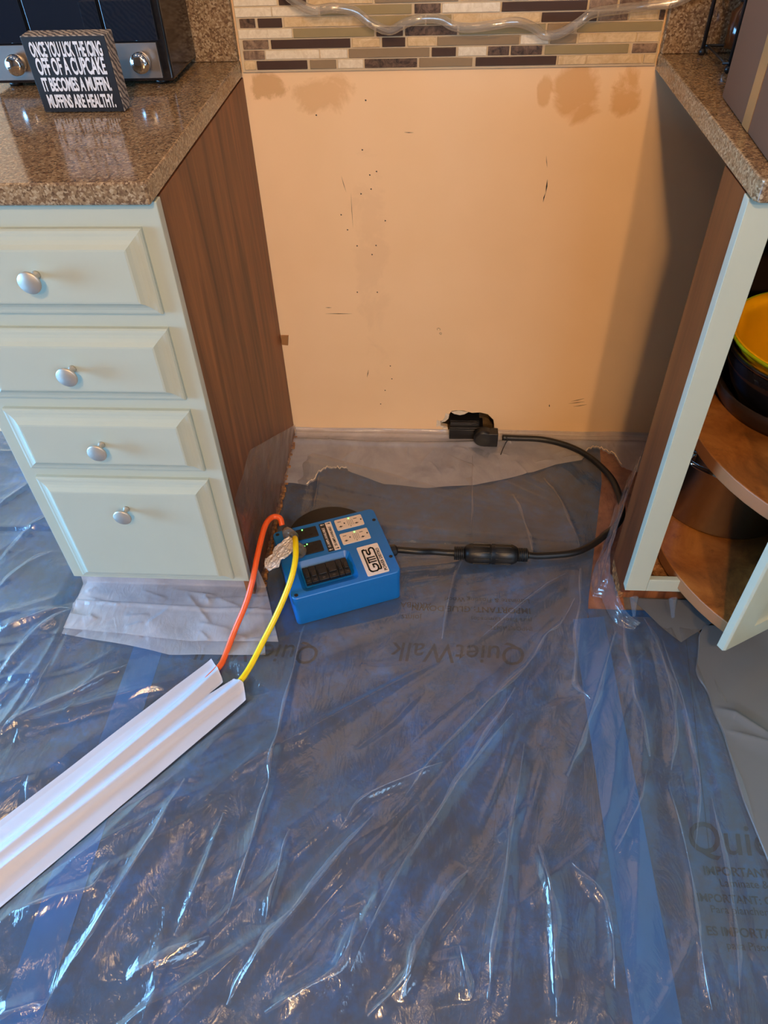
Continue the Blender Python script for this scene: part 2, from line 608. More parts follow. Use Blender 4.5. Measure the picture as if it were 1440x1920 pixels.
# dark scratches and specks on the paint
bm = bmesh.new()
def scratch(a, b, w=0.0012):
    a, b = Vector((a[0], 0, a[1])), Vector((b[0], 0, b[1]))
    d = (b - a).normalized()
    n = Vector((-d.z, 0, d.x)) * w / 2
    m = (a + b) / 2 + n * random.uniform(-1, 1)
    f = [a, m - n, b, m + n]
    lo = [bm.verts.new(p + Vector((0, -0.0001, 0))) for p in f]
    hi = [bm.verts.new(p + Vector((0, -0.0004, 0))) for p in f]
    bm.faces.new(hi); bm.faces.new(lo[::-1])
    for i in range(4):
        bm.faces.new([lo[i], lo[(i + 1) % 4], hi[(i + 1) % 4], hi[i]])
for a, b, w in [((0.31, 0.777), (0.33, 0.776), .0012), ((0.598, 0.730), (0.603, 0.706), .001), ((0.606, 0.684), (0.606, 0.655), .003), ((0.606, 0.657), (0.603, 0.636), .0022),
                ((0.117, 0.373), (0.181, 0.373), .0014), ((0.118, 0.389), (0.133, 0.389), .0012), ((0.737, 0.124), (0.769, 0.134), .0016), ((0.732, 0.117), (0.772, 0.124), .0016), ((0.745, 0.108), (0.778, 0.115), .0014),
                ((0.209, 0.191), (0.214, 0.216), .002), ((0.178, 0.693), (0.186, 0.66), .001), ((0.196, 0.66), (0.196, 0.58), .0008), ((0.683, 0.114), (0.684, 0.105), .003),
                ((0.386, 0.336), (0.394, 0.334), .001), ((0.394, 0.334), (0.393, 0.329), .001), ((0.386, 0.336), (0.387, 0.329), .001), ((0.391, 0.322), (0.397, 0.324), .001), ((0.397, 0.324), (0.396, 0.317), .001), ((0.396, 0.317), (0.391, 0.322), .001)]:
    scratch(a, b, w)
for x, z in [(0.238, 0.695), (0.239, 0.665), (0.218, 0.657), (0.252, 0.701), (0.172, 0.612), (0.184, 0.579), (0.268, 0.599), (0.203, 0.542), (0.245, 0.542), (0.236, 0.522), (0.197, 0.429), (0.244, 0.429), (0.27, 0.227), (0.273, 0.188), (0.255, 0.153), (0.242, 0.109), (0.225, 0.745), (0.136, 0.81), (0.236, 0.836)]:
    scratch((x - .0018, z + .001), (x + .0018, z - .001), 0.0034)
sc = bm_obj('scuff_mark', bm, M['slot'], wall)
sc['label'] = 'dark scratches and specks in the paint'
# torn paper rim round the hole
bm = bmesh.new()
for i in range(len(hole)):
    a, b = hole[i], hole[(i + 1) % len(hole)]
    if a[0] < 0.43 and i < 6:
        P = [(a[0] - .012, a[1] - .004), (a[0], a[1]), (b[0], b[1]), (b[0] - .010, b[1] + .003)]
        add_prism(bm, P, 0, 0.0012, 0, RX(PI / 2))
for q in ([(.428, .086), (.447, .091), (.474, .086), (.463, .079), (.452, .076), (.436, .080)], [(.40, .004), (.424, .004), (.421, .034), (.407, .03)]):
    add_prism(bm, q, 0.0, 0.0016, 0, RX(PI / 2))
pp = bm_obj('torn_paper', bm, M['paper'], wall)
pp['label'] = 'torn white drywall paper round the hole'
bm = bmesh.new()
for lo, hi in (((0.37, 0.09, -0.03), (0.58, 0.095, 0.12)), ((0.37, 0.0125, -0.03), (0.375, 0.09, 0.12)), ((0.575, 0.0125, -0.03), (0.58, 0.09, 0.12)), ((0.37, 0.0125, 0.115), (0.58, 0.09, 0.12)), ((0.37, 0.0125, -0.03), (0.58, 0.09, -0.025))):
    add_box(bm, lo, hi)
cv = bm_obj('hole_cavity', bm, M['cavity'], wall)
cv['label'] = 'dark hollow behind the torn hole'

# mosaic backsplash between the granite upstands
ROWS = [[0.9, [(0.007, 0.03, 't'), (0.031, 0.129, 'b'), (0.133, 0.184, 'g'), (0.186, 0.235, 'c'), (0.237, 0.337, 'm'), (0.34, 0.44, 'g'), (0.445, 0.595, 'b'), (0.597, 0.649, 't'), (0.65, 0.751, 't'), (0.753, 0.774, 't')]], [0.917, [(0.008, 0.049, 'n'), (0.05, 0.153, 'c'), (0.154, 0.206, 'c'), (0.208, 0.36, 'g'), (0.363, 0.409, 'b'), (0.412, 0.465, 'c'), (0.467, 0.507, 'm'), (0.509, 0.567, 'm'), (0.571, 0.723, 'o'), (0.729, 0.774, 'n')]], [0.934, [(0.01, 0.059, 'n'), (0.063, 0.213, 'b'), (0.216, 0.268, 't'), (0.271, 0.315, 'b'), (0.318, 0.371, 't'), (0.373, 0.524, 'g'), (0.525, 0.577, 'c'), (0.579, 0.627, 'g'), (0.63, 0.733, 't'), (0.734, 0.774, 't')]], [0.951, [(0.004, 0.105, 'c'), (0.107, 0.258, 'o'), (0.261, 0.311, 'b'), (0.314, 0.41, 'm'), (0.413, 0.569, 'o'), (0.571, 0.62, 'g'), (0.625, 0.775, 'o')]], [0.968, [(0.009, 0.039, 'm'), (0.043, 0.089, 'b'), (0.092, 0.246, 't'), (0.248, 0.351, 'o'), (0.353, 0.399, 'o'), (0.401, 0.557, 't'), (0.559, 0.658, 'b'), (0.66, 0.712, 'n'), (0.713, 0.764, 't'), (0.766, 0.776, 'm')]], [0.985, [(0.003, 0.071, 'c'), (0.072, 0.157, 'c'), (0.16, 0.327, 'o'), (0.331, 0.379, 'm'), (0.381, 0.485, 'c'), (0.487, 0.638, 'b'), (0.641, 0.69, 'n'), (0.693, 0.743, 'n'), (0.745, 0.773, 't')]], [1.002, [(0.003, 0.083, 'c'), (0.086, 0.137, 'b'), (0.14, 0.257, 't'), (0.26, 0.41, 'g'), (0.413, 0.505, 't'), (0.508, 0.599, 'n'), (0.602, 0.711, 'c'), (0.713, 0.772, 'b')]]]
keys = list(TM)
for k in range(5):
    x = 0.004
    row = []
    while x < 0.76:
        l = random.choice([0.047, 0.098, 0.15])
        row.append((x, min(x + l, 0.775), random.choice(keys)))
        x += l + 0.003
    ROWS.append([1.019 + k * 0.017, row])
bm = bmesh.new()
add_box(bm, (0.002, -0.005, 0.888), (0.777, -0.0005, 1.10), 0)
for z, row in ROWS:
    for a, b, k in row:
        th = 0.008 if k in 'bgo' else 0.007 + random.random() * 0.0012
        add_box(bm, (a + .0006, -th, z - 0.0072), (b - .0006, -0.004, z + 0.0072), 1 + keys.index(k))
bs = bm_obj('mosaic_backsplash', bm, [M['grout']] + [TM[k] for k in keys], wall, bevel=0.0006, seg=1)
bs['label'] = 'linear mosaic tile of brown glass, marble and travertine'

# other walls of the kitchen
def wall_with_window(name, wname, axis, pos, lo, hi, wlo, whi, label):
    """axis: 0 = wall in plane x=pos, 1 = wall in plane y=pos; opening given in (along, z)"""
    bm = bmesh.new()
    th = 0.08
    def seg(a0, a1, z0, z1):
        if axis == 0:
            add_box(bm, (pos - th, a0, z0) if pos < 0 else (pos, a0, z0), (pos, a1, z1) if pos < 0 else (pos + th, a1, z1))
        else:
            add_box(bm, (a0, pos - th, z0), (a1, pos, z1))
    seg(lo, wlo[0], 0, 2.44); seg(whi[0], hi, 0, 2.44)
    seg(wlo[0], whi[0], 0, wlo[1]); seg(wlo[0], whi[0], whi[1], 2.44)
    w = bm_obj(name, bm, M['paint_room'])
    struct(w, label, 'wall')
    bm = bmesh.new()
    f = 0.05
    def fr(a0, a1, z0, z1):
        if axis == 0:
            add_box(bm, (pos - .05 if pos < 0 else pos + .01, a0, z0), (pos - 0.01 if pos < 0 else pos + .05, a1, z1))
        else:
            add_box(bm, (a0, pos - .05, z0), (a1, pos - 0.01, z1))
    fr(wlo[0], wlo[0] + f, wlo[1], whi[1]); fr(whi[0] - f, whi[0], wlo[1], whi[1])
    fr(wlo[0] + f, whi[0] - f, wlo[1], wlo[1] + f); fr(wlo[0] + f, whi[0] - f, whi[1] - f, whi[1])
    mid = (wlo[0] + whi[0]) / 2
    fr(mid - .02, mid + .02, wlo[1] + f, whi[1] - f)
    w = bm_obj(wname, bm, M['whiteplastic'])
    struct(w, 'white framed window behind the photographer', 'window')
wall_with_window('wall_left', 'window_1', 0, -2.6, -4.4, 0.0, (-2.05, 0.32), (-0.15, 1.38), 'far left kitchen wall with a window')
wall_with_window('wall_right', 'window_2', 0, 1.75, -4.4, 0.0, (-3.7, 0.95), (-2.1, 2.15), 'kitchen wall on the right with a window')
struct(box('wall_front', (-2.6, -4.48, 0), (1.75, -4.4, 2.44), M['paint_room']), 'kitchen wall behind the photographer', 'wall')
struct(box('ceiling', (-2.6, -4.4, 2.44), (1.75, 0.012, 2.5), M['ceiling']), 'white ceiling above the kitchen', 'ceiling')

# plywood patch of subfloor seen where the underlayment stops
sf = prism('subfloor_patch', [(0.70, -0.60), (0.80, -0.60), (0.805, -0.50), (1.0, -0.45), (1.0, -0.004), (0.70, -0.004)], -0.0038, -0.0022, M['subfloor'])
tag(sf, 'bare orange brown plywood patch showing beside the open corner cabinet', 'subfloor')

# ------------------------------------------------------------------ underlayment strips
def text_floor(s, x, y, size, parent, flip=False, sx=1.0, shear=0.0, bold=0.0, align='LEFT', name='printed_text'):
    M4 = TR(x, y, 0.0011) @ (RZ(PI) if flip else Matrix.Identity(4))
    return text(name, s, size, M['ink'], M4, parent, sx=sx, shear=shear, bold=bold, align=align, depth=0.00012)

ul = prism('underlayment_strip', [(-0.197, -2.3), (0.716, -2.3), (0.716, -0.62), (0.726, -0.56), (0.812, -0.17), (0.83, -0.006), (0.004, -0.006), (0.004, -0.45), (-0.0, -0.53), (-0.197, -0.53)], -0.0036, 0.0, M['under'])
tag(ul, 'middle strip of blue underlayment film running from the wall beneath the blue box', 'underlayment')
text_floor('QuietWalk', 0.583, -0.685, 0.066, ul, True, 0.92, shear=0.15, bold=0.0003)
text_floor('IMPORTANT: GLUE DOWN', 0.600, -0.585, 0.021, ul, True, 1.0, bold=0.0004)
text_floor('Laminate & Floating Wood', 0.600, -0.560, 0.017, ul, True)
text_floor('IMPORTANTE:', 0.60, -0.634, 0.015, ul, True)
text_floor('para Pisos Laminados', 0.60, -0.612, 0.015, ul, True)
text_floor('joints', 0.366, -0.612, 0.020, ul, True)
text_floor('ARRIBA', 0.386, -0.578, 0.020, ul, True)
text_floor('QuietWalk', 0.16, -0.70, 0.066, ul, True, 0.92, shear=0.15)

ur = prism('underlayment_strip', [(0.719, -2.3), (0.942, -2.3), (0.942, -0.58), (0.721, -0.58)], -0.0036, 0.0, M['under'])
tag(ur, 'narrow right strip of blue underlayment printed with large lettering, ending at the grey film', 'underlayment')
text_floor('Quie', 0.818, -1.083, 0.075, ur, False, 0.92, shear=0.15, bold=0.0004)
text_floor('IMPORTANT: T', 0.835, -1.117, 0.019, ur, False, bold=0.0004)
text_floor('Laminate &', 0.856, -1.134, 0.017, ur)
text_floor('IMPORTANT: Col', 0.815, -1.158, 0.017, ur, bold=0.0003)
text_floor('Para planchers', 0.832, -1.174, 0.016, ur)
text_floor('ES IMPORTANTE:', 0.818, -1.206, 0.018, ur, bold=0.0004)
text_floor('para Pisos Lam', 0.843, -1.224, 0.016, ur)
lw_ = prism('underlayment_strip', [(-1.12, -2.3), (-0.20, -2.3), (-0.20, -0.53), (-0.385, -0.53), (-0.385, -0.006), (-1.12, -0.006)], -0.0036, 0.0, M['under'])
tag(lw_, 'left strip of bright blue underlayment film beside and in front of the drawer cabinet', 'underlayment')
lw2 = prism('underlayment_strip', [(-2.05, -2.3), (-1.123, -2.3), (-1.123, -0.006), (-2.05, -0.006)], -0.0036, 0.0, M['under'])
tag(lw2, 'far left strip of blue underlayment film beyond the drawer cabinet', 'underlayment')
for i, (pts, lab) in enumerate([([(0.683, -2.3), (0.757, -2.3), (0.753, -0.60), (0.687, -0.61)], 'blue seam tape running down the floor toward the big printed lettering on the right'),
                              ([(-0.232, -2.3), (-0.168, -2.3), (-0.172, -0.56), (-0.236, -0.56)], 'blue seam tape running under the white cord cover at left')]):
    t_ = prism('seam_tape', pts, 0.0002, 0.0006, M['bluetape'])
    tag(t_, lab, 'tape')

# ------------------------------------------------------------------ left drawer cabinet
cabl = thing('drawer_cabinet', (-0.19, -0.3, 0), 'sage white four drawer base cabinet with brown side panel, left of the opening', 'cabinet')
def pc(o, par=None):
    return child_local(o, par or cabl)
pc(box('side_panel', (-0.018, FY + 0.019, 0.0), (0.0, -0.002, ZC - .001), M['wood'], cabl))['label'] = 'scratched brown wood veneer side'
# toe-kick notch is formed by the face standing proud of the plinth
pc(box('side_panel', (-HW, FY + 0.019, 0.085), (-HW + .018, -0.002, ZC - .001), M['sage'], cabl))
pc(box('back_panel', (-HW + .018, -0.010, 0.085), (-0.018, -0.002, ZC - .001), M['wood2'], cabl))
pc(box('bottom_panel', (-HW + .018, FY + .019, 0.085), (-0.018, -0.012, 0.10), M['wood2'], cabl))
pc(box('toe_kick', (-HW + .01, -0.545, 0.0), (-0.018, -0.530, 0.085), M['wood'], cabl))
bm = bmesh.new()
add_box(bm, (-HW, FY, 0.0845), (0.0015, FY + 0.019, ZC - .001))
pc(bm_obj('face_frame', bm, M['sage'], cabl, bevel=0.0015))
def drawer_front(z0, z1, kz, x0=-0.353, x1=-0.027):
    """slab front with an ogee edge, built as nested rings"""
    bm = bmesh.new()
    y = FY
    prof = [(0, 0), (0, -0.007), (0.002, -0.0095), (0.005, -0.0105), (0.009, -0.011), (0.014, -0.0125), (0.019, -0.0155), (0.0225, -0.019), (0.024, -0.0205), (0.027, -0.021)]
    rings = []
    for d, dy in prof:
        rings.append([bm.verts.new((a, y + dy, b)) for a, b in ((x0 + d, z0 + d), (x1 - d, z0 + d), (x1 - d, z1 - d), (x0 + d, z1 - d))])
    for a, b in zip(rings, rings[1:]):
        for i in range(4):
            bm.faces.new([a[i], a[(i + 1) % 4], b[(i + 1) % 4], b[i]])
    bm.faces.new(rings[-1])
    bm.faces.new(rings[0][::-1])
    d = pc(bm_obj('drawer', bm, M['sage'], cabl))
    k = lathe('knob', [(0, 0), (0.0065, 0), (0.006, 0.003), (0.0042, 0.006), (0.0042, 0.017), (0.006, 0.020), (0.0155, 0.022), (0.0168, 0.0235), (0.0168, 0.0255), (0.0155, 0.027), (0, 0.0272)], M['nickel'], d, TR((x0 + x1) / 2 - 0.003, y - 0.0208, kz) @ RX(PI / 2), 36)
    pc(k)
    k['label'] = 'round brushed nickel knob'
drawer_front(0.714, 0.845, 0.784)
drawer_front(0.557, 0.689, 0.625)
drawer_front(0.400, 0.534, 0.470)
drawer_front(0.100, 0.378, 0.314)
# ragged raw strip where the panel meets the floor
bm = bmesh.new()
n = 60
for i in range(n):
    y0 = -0.575 + 0.565 * i / n
    w = 0.006 + 0.010 * random.random() + (0.006 if i < 16 else 0)
    h = 0.004 + 0.012 * random.random()
    add_box(bm, (0.0004, y0, 0.001), (w * 0.8, y0 + 0.0088, h))
rs = pc(bm_obj('splintered_edge', bm, M['osb'], cabl, bevel=0.002))
rs['label'] = 'splintered raw particle board along the bottom edge'
wc = prism('wood_chip', [(0.0, 0.29), (0.016, 0.288), (0.02, 0.314), (0.002, 0.314)], 0.0006, 0.006, M['tape'], None, RX(PI / 2))
tag(wc, 'small tan wood chip stuck to the wall beside the brown cabinet side', 'wood chip')

# ------------------------------------------------------------------ countertops
def counter(name, x0, x1, label, yf=-0.618, ext=None):
    root = thing(name, ((x0 + x1) / 2, -0.3, ZC), label, 'countertop')
    bm = bmesh.new()
    pts = [(x0, yf), (x1, yf), (x1, -0.0015), (x0, -0.0015)] if not ext else ext
    add_prism(bm, pts, ZC, 0.91)
    child_local(bm_obj('slab', bm, M['granite'], root, bevel=0.004, seg=3), root)
    return root
cl = counter('countertop', -0.44, 0.0, 'speckled brown granite countertop on the left with toaster oven and block sign on it')
child_local(box('upstand', (-0.44, -0.021, 0.9103), (-0.001, -0.0015, 1.012), M['granite'], cl, bevel=0.002), cl)
cr = counter('countertop', W, 1.745, 'speckled brown granite corner countertop on the right with a taupe box on it', ext=[(W, -0.612), (W + 0.006, -0.622), (1.07, -0.622), (1.10, -0.66), (1.10, -1.25), (1.745, -1.25), (1.745, -0.0015), (W, -0.0015)])
child_local(box('upstand', (W + .001, -0.021, 0.9103), (1.745, -0.0015, 1.012), M['granite'], cr, bevel=0.002), cr)

# ------------------------------------------------------------------ right corner cabinet
cabr = thing('corner_cabinet', (1.2, -0.4, 0), 'sage white open corner cabinet with revolving shelves, right of the opening', 'cabinet')
def pr(o):
    return child_local(o, cabr)
bm = bmesh.new()
add_box(bm, (W, FY, 0.090), (0.8205, FY + .019, ZC - .001))
add_box(bm, (0.8205, FY, 0.090), (0.893, FY + .012, 0.1245))
add_box(bm, (0.8205, FY, 0.828), (1.09, FY + .019, ZC - .001))
pr(bm_obj('face_frame', bm, M['sage'], cabr, bevel=0.0012))
bm = bmesh.new()
add_box(bm, (1.09, -1.20, 0.0), (1.108, FY + .019, 0.10))
add_box(bm, (1.09, -1.20, 0.80), (1.108, FY + .019, ZC - .001))
add_box(bm, (1.09, -1.20, 0.10), (1.108, FY + .019, 0.80))  # solid fill added out of view across the opening to stop window light
pr(bm_obj('face_frame', bm, M['sage'], cabr))
sp = pr(box('side_panel', (W + .001, -0.5815, 0.06), (W + .019, -0.484, ZC - .001), M['wood2'], cabr, bevel=0.001))
sp['label'] = 'narrow orange brown side board with a chipped foot'
bm = bmesh.new()
for i in range(9):
    y0 = -0.565 + i * 0.009
    add_box(bm, (W + .002, y0, 0.02 + 0.02 * random.random()), (W + .012 + .004 * random.random(), y0 + .007, 0.0585))
pr(bm_obj('splintered_edge', bm, M['osb'], cabr, bevel=0.001))
pr(prism('bottom_panel', [(0.842, -0.5815), (1.70, -0.5815), (1.70, -0.012), (0.965, -0.012), (0.955, -0.10), (0.842, -0.44)], 0.080, 0.0925, M['osb'], cabr))
pr(box('back_panel', (1.70, -1.2, 0.0), (1.715, -0.030, ZC - .001), M['interior'], cabr))
pr(box('back_panel', (0.985, -0.024, 0.093), (1.70, -0.014, ZC - .001), M['interior'], cabr))
pr(box('side_panel', (1.108, -1.20, 0.0), (1.70, -1.185, ZC - .001), M['wood2'], cabr))
blocker = pr(prism('added_light_block', [(0.803, -0.455), (0.815, -0.460), (0.983, -0.022), (0.971, -0.016)], 0.093, ZC - .001, M['interior'], cabr))  # hidden board added to keep lamp light off the back wall
pr(box('toe_kick', (0.80, -0.545, 0.0), (1.09, -0.532, 0.079), M['wood'], cabr))
# revolving shelves with a quarter-circle notch for the door
sus = thing('revolving_shelf_unit', (1.24, -0.46, 0.0935), 'two round revolving wooden shelves on a pole inside the corner cabinet, door attached', 'revolving shelf')
def sus_pts(R=0.386):
    # solid everywhere except a 90 degree notch
    a0 = math.atan2(-0.709 + 0.46, 0.943 - 1.24)          # where the visible rim ends
    pts = [(0.0, 0.0)]
    n = 56
    for i in range(n + 1):
        a = a0 - (1.5 * PI) * i / n
        pts.append((R * math.cos(a), R * math.sin(a)))
    return pts
for z0, z1 in ((0.100, 0.130), (0.392, 0.421)):
    bm = bmesh.new()
    P = sus_pts()
    add_prism(bm, P, z0, z1, 0, TR(1.24, -0.46, 0))
    for f in bm.faces:
        f.normal_update()
        if abs(f.normal.z) < 0.5:
            f.material_index = 1
    o = bm_obj('shelf', bm, [M['shelf'], M['shelfedge']], sus, bevel=0.0025)
    child_local(o, sus)
child_local(lathe('pole', [(0, 0.0935), (0.012, 0.0935), (0.012, 0.80), (0, 0.80)], M['steel'], sus, TR(1.24, -0.46, 0)), sus)
# door on the notch face
dd = Vector((0.867, 0.498, 0)).normalized()
dn = Vector((0.498, -0.867, 0)).normalized()
D4 = Matrix(((dd.x, 0, dn.x, 0.934), (dd.y, 0, dn.y, -0.747), (0, 1, 0, 0), (0, 0, 0, 1)))   # local x along door, y up, z outward
bm = bmesh.new()
def ring(d, h):
    return [bm.verts.new(D4 @ Vector((a, b, h))) for a, b in ((d, 0.095 + d), (0.30 - d, 0.095 + d), (0.30 - d, 0.79 - d), (d, 0.79 - d))]
pf = [(0.0, -0.016), (0.0, -0.002), (0.003, 0.002), (0.009, 0.004), (0.016, 0.003), (0.022, 0.005), (0.052, 0.005), (0.054, 0.002), (0.060, -0.001), (0.080, -0.001), (0.110, 0.004), (0.112, 0.004)]
R_ = [ring(d, h) for d, h in pf]
for a, b in zip(R_, R_[1:]):
    for i in range(4):
        bm.faces.new([a[i], a[(i + 1) % 4], b[(i + 1) % 4], b[i]])
bm.faces.new(R_[-1]); bm.faces.new(R_[0][::-1])
dr = child_local(bm_obj('cabinet_door', bm, M['sage'], sus, bevel=0.001), sus)
dr['label'] = 'sage white moulded door panel hanging on the shelves'

# pot on the lower shelf
PX, PY, PZ = 1.02, -0.352, 0.1305
pot = thing('stock_pot', (PX, PY, PZ), 'stainless steel stock pot with side handle on the lower revolving shelf', 'pot')
lathe('body', [(0, 0), (0.134, 0), (0.140, 0.004), (0.142, 0.01), (0.142, 0.200), (0.1445, 0.203), (0.142, 0.205), (0.140, 0.201), (0.139, 0.012), (0, 0.009)], M['steel'], pot, n=72)
lathe('lid', [(0.141, 0.2062), (0.125, 0.213), (0.06, 0.220), (0, 0.222)], M['steel'], pot, n=64)
lathe('lid_knob', [(0.004, 0.222), (0.006, 0.228), (0.018, 0.232), (0.018, 0.238), (0, 0.240)], M['black'], pot, n=24)
ha = math.atan2(-0.13, -0.11)
for s, a0 in ((1, ha), (1, ha + PI)):
    c, s_ = math.cos(a0), math.sin(a0)
    P = [(0.142, -0.045), (0.155, -0.045), (0.164, -0.03), (0.166, 0.0), (0.164, 0.03), (0.155, 0.045), (0.142, 0.045)]
    h = tube('handle', [(c * p - s_ * q, s_ * p + c * q, 0.178) for p, q in P], 0.005, M['chrome'], pot, 10, 5)
    for q0 in (-0.055, 0.035):
        bm = bmesh.new()
        add_box(bm, (0.1425, q0, 0.160), (0.1455, q0 + 0.020, 0.192), 0, RZ(a0))
        bm_obj('handle_bracket', bm, M['chrome'], h)

# pans and bowls on the upper shelf
UX, UY = 1.075, -0.395
SH = 0.4215
def bowl(name, z, r0, r1, h, th, mat, label, cat, cx=UX, cy=UY, rim=None):
    t = thing(name, (cx, cy, z), label, cat)
    pr_ = [(0, 0), (r0, 0), (r0 + (r1 - r0) * 0.45, h * 0.32), (r0 + (r1 - r0) * 0.8, h * 0.65), (r1, h), (r1 - th * .5, h + th * 0.5), (r1 - th, h), (r0 + (r1 - r0) * 0.8 - th, h * 0.65 + th * .2), (r0 + (r1 - r0) * 0.45 - th, h * 0.32 + th * .6), (r0 - th, th), (0, th)]
    lathe('body', pr_, mat, t, n=72)
    if rim:
        lathe('rim', [(r1 - .002, h - 0.004), (r1 + 0.003, h - .001), (r1 + .003, h + .004), (r1 - 0.001, h + .0055), (r1 - 0.005, h + .003)], rim, t, n=72)
    return t
fp = bowl('frying_pan', SH, 0.150, 0.168, 0.045, 0.003, M['pan'], 'brown nonstick pan lowest in the pile on the upper revolving shelf', 'pan')
bowl('mixing_bowl', SH + .006, 0.122, 0.160, 0.105, 0.003, M['enamel'], 'glossy dark speckled bowl nested between brown pan and yellow bowl', 'bowl', rim=M['steel'])
yb = thing('mixing_bowl', (1.075, -0.400, SH + 0.016), 'bright yellow plastic bowl with lime green rim, topmost of the pile', 'bowl')
lathe('body', [(0, 0), (0.080, 0), (0.112, 0.025), (0.134, 0.055), (0.146, 0.085), (0.152, 0.108), (0.164, 0.124), (0.161, 0.1255), (0.149, 0.110), (0.142, 0.086), (0.130, 0.057), (0.108, 0.028), (0.078, 0.004), (0, 0.004)], M['bowl_y'], yb, n=72)
lathe('rim', [(0.1575, 0.1135), (0.1635, 0.115), (0.1670, 0.1195), (0.1680, 0.1235), (0.1655, 0.1250), (0.1643, 0.1240), (0.1600, 0.1170)], M['bowl_g'], yb, n=72)['label'] = 'lime green rim'

# ------------------------------------------------------------------ plastic sheeting
CREASES = [([(0.693, -0.564), (0.658, -0.63), (0.62, -0.665), (0.577, -0.739), (0.483, -0.844), (0.391, -0.951), (0.347, -1.017)], 9), ([(0.722, -0.472), (0.696, -0.635), (0.674, -0.765), (0.694, -0.812)], 8), ([(0.766, -0.646), (0.706, -0.8), (0.662, -0.902), (0.631, -0.965)], 8), ([(0.552, -0.795), (0.481, -0.921), (0.427, -1.014), (0.361, -1.125)], 6), ([(0.791, -0.59), (0.783, -0.736), (0.786, -0.831), (0.786, -0.922)], 7), ([(0.834, -0.602), (0.848, -0.721), (0.846, -0.828), (0.816, -0.946)], 6), ([(0.859, -0.669), (0.869, -0.838), (0.861, -0.973), (0.826, -1.084)], 7), ([(0.12, -0.655), (0.112, -0.814), (0.104, -0.945), (0.105, -1.022), (0.09, -1.137), (0.076, -1.22)], 6), ([(-0.048, -1.007), (-0.076, -1.104), (-0.128, -1.246), (-0.168, -1.352)], 9), ([(0.563, -0.905), (0.53, -1.066), (0.491, -1.255), (0.48, -1.313)], 8), ([(0.544, -0.849), (0.448, -0.977), (0.368, -1.1), (0.312, -1.208), (0.278, -1.29)], 8), ([(0.296, -1.051), (0.188, -1.205), (0.135, -1.274), (0.102, -1.34)], 9), ([(0.455, -1.135), (0.395, -1.216), (0.352, -1.322)], 9), ([(0.57, -1.09), (0.582, -1.178), (0.578, -1.27), (0.575, -1.327)], 8), ([(0.623, -1.116), (0.67, -1.174), (0.664, -1.289)], 7), ([(0.279, -1.219), (0.256, -1.284), (0.158, -1.345)], 9), ([(0.054, -1.252), (-0.016, -1.292), (-0.058, -1.315)], 8), ([(-0.429, -0.936), (-0.386, -0.889), (-0.31, -0.832), (-0.233, -0.766)], 7), ([(-0.352, -1.108), (-0.303, -1.039), (-0.246, -0.965)], 7), ([(-0.489, -0.803), (-0.446, -0.692), (-0.39, -0.64)], 9), ([(-0.533, -0.705), (-0.457, -0.66), (-0.392, -0.636)], 7), ([(-0.335, -1.011), (-0.314, -1.106), (-0.336, -1.143)], 6), ([(-0.405, -0.918), (-0.396, -0.836), (-0.394, -0.773)], 5), ([(-0.623, -0.504), (-0.595, -0.417), (-0.538, -0.323)], 7), ([(-0.702, -0.328), (-0.652, -0.248), (-0.635, -0.185)], 7), ([(-0.588, -0.583), (-0.547, -0.501), (-0.509, -0.466)], 5), ([(-0.138, -1.15), (-0.151, -1.192), (-0.215, -1.212), (-0.266, -1.238)], 7), ([(-0.233, -1.372), (-0.169, -1.349)], 7), ([(0.24, -1.078), (0.282, -1.021), (0.413, -0.955)], 5), ([(0.472, -0.415), (0.434, -0.529), (0.411, -0.674)], 5), ([(0.685, -0.489), (0.609, -0.553), (0.489, -0.671)], 6), ([(0.582, -0.231), (0.606, -0.359), (0.616, -0.46)], 6), ([(0.667, -0.169), (0.708, -0.284), (0.729, -0.423)], 5), ([(0.486, -0.09), (0.479, -0.291), (0.473, -0.381)], 4), ([(0.093, -0.185), (0.094, -0.303)], 4), ([(0.774, -0.948), (0.743, -1.017), (0.695, -1.091)], 6), ([(0.875, -0.992), (0.865, -1.163), (0.841, -1.28)], 6), ([(0.806, -0.976), (0.81, -1.118), (0.797, -1.241), (0.796, -1.308)], 6), ([(0.154, -1.083), (0.145, -1.169), (0.138, -1.232)], 7), ([(0.033, -1.061), (0.018, -1.159), (-0.001, -1.255)], 5), ([(0.373, -1.235), (0.366, -1.285), (0.307, -1.342)], 6), ([(0.438, -1.246), (0.453, -1.314)], 7)]

def vnoise(X, Y, seed, scale, aniso=1.0, ang=0.0):
    """smooth value noise on arrays"""
    c, s = math.cos(ang), math.sin(ang)
    U = (X * c + Y * s) * scale
    V = (-X * s + Y * c) * scale * aniso
    iu, iv = np.floor(U).astype(int), np.floor(V).astype(int)
    fu, fv = U - iu, V - iv
    fu = fu * fu * (3 - 2 * fu); fv = fv * fv * (3 - 2 * fv)
    def h(a, b):
        q = np.sin(a * 127.1 + b * 311.7 + seed * 74.7) * 43758.5453
        return q - np.floor(q)
    return (h(iu, iv) * (1 - fu) + h(iu + 1, iv) * fu) * (1 - fv) + (h(iu, iv + 1) * (1 - fu) + h(iu + 1, iv + 1) * fu) * fv

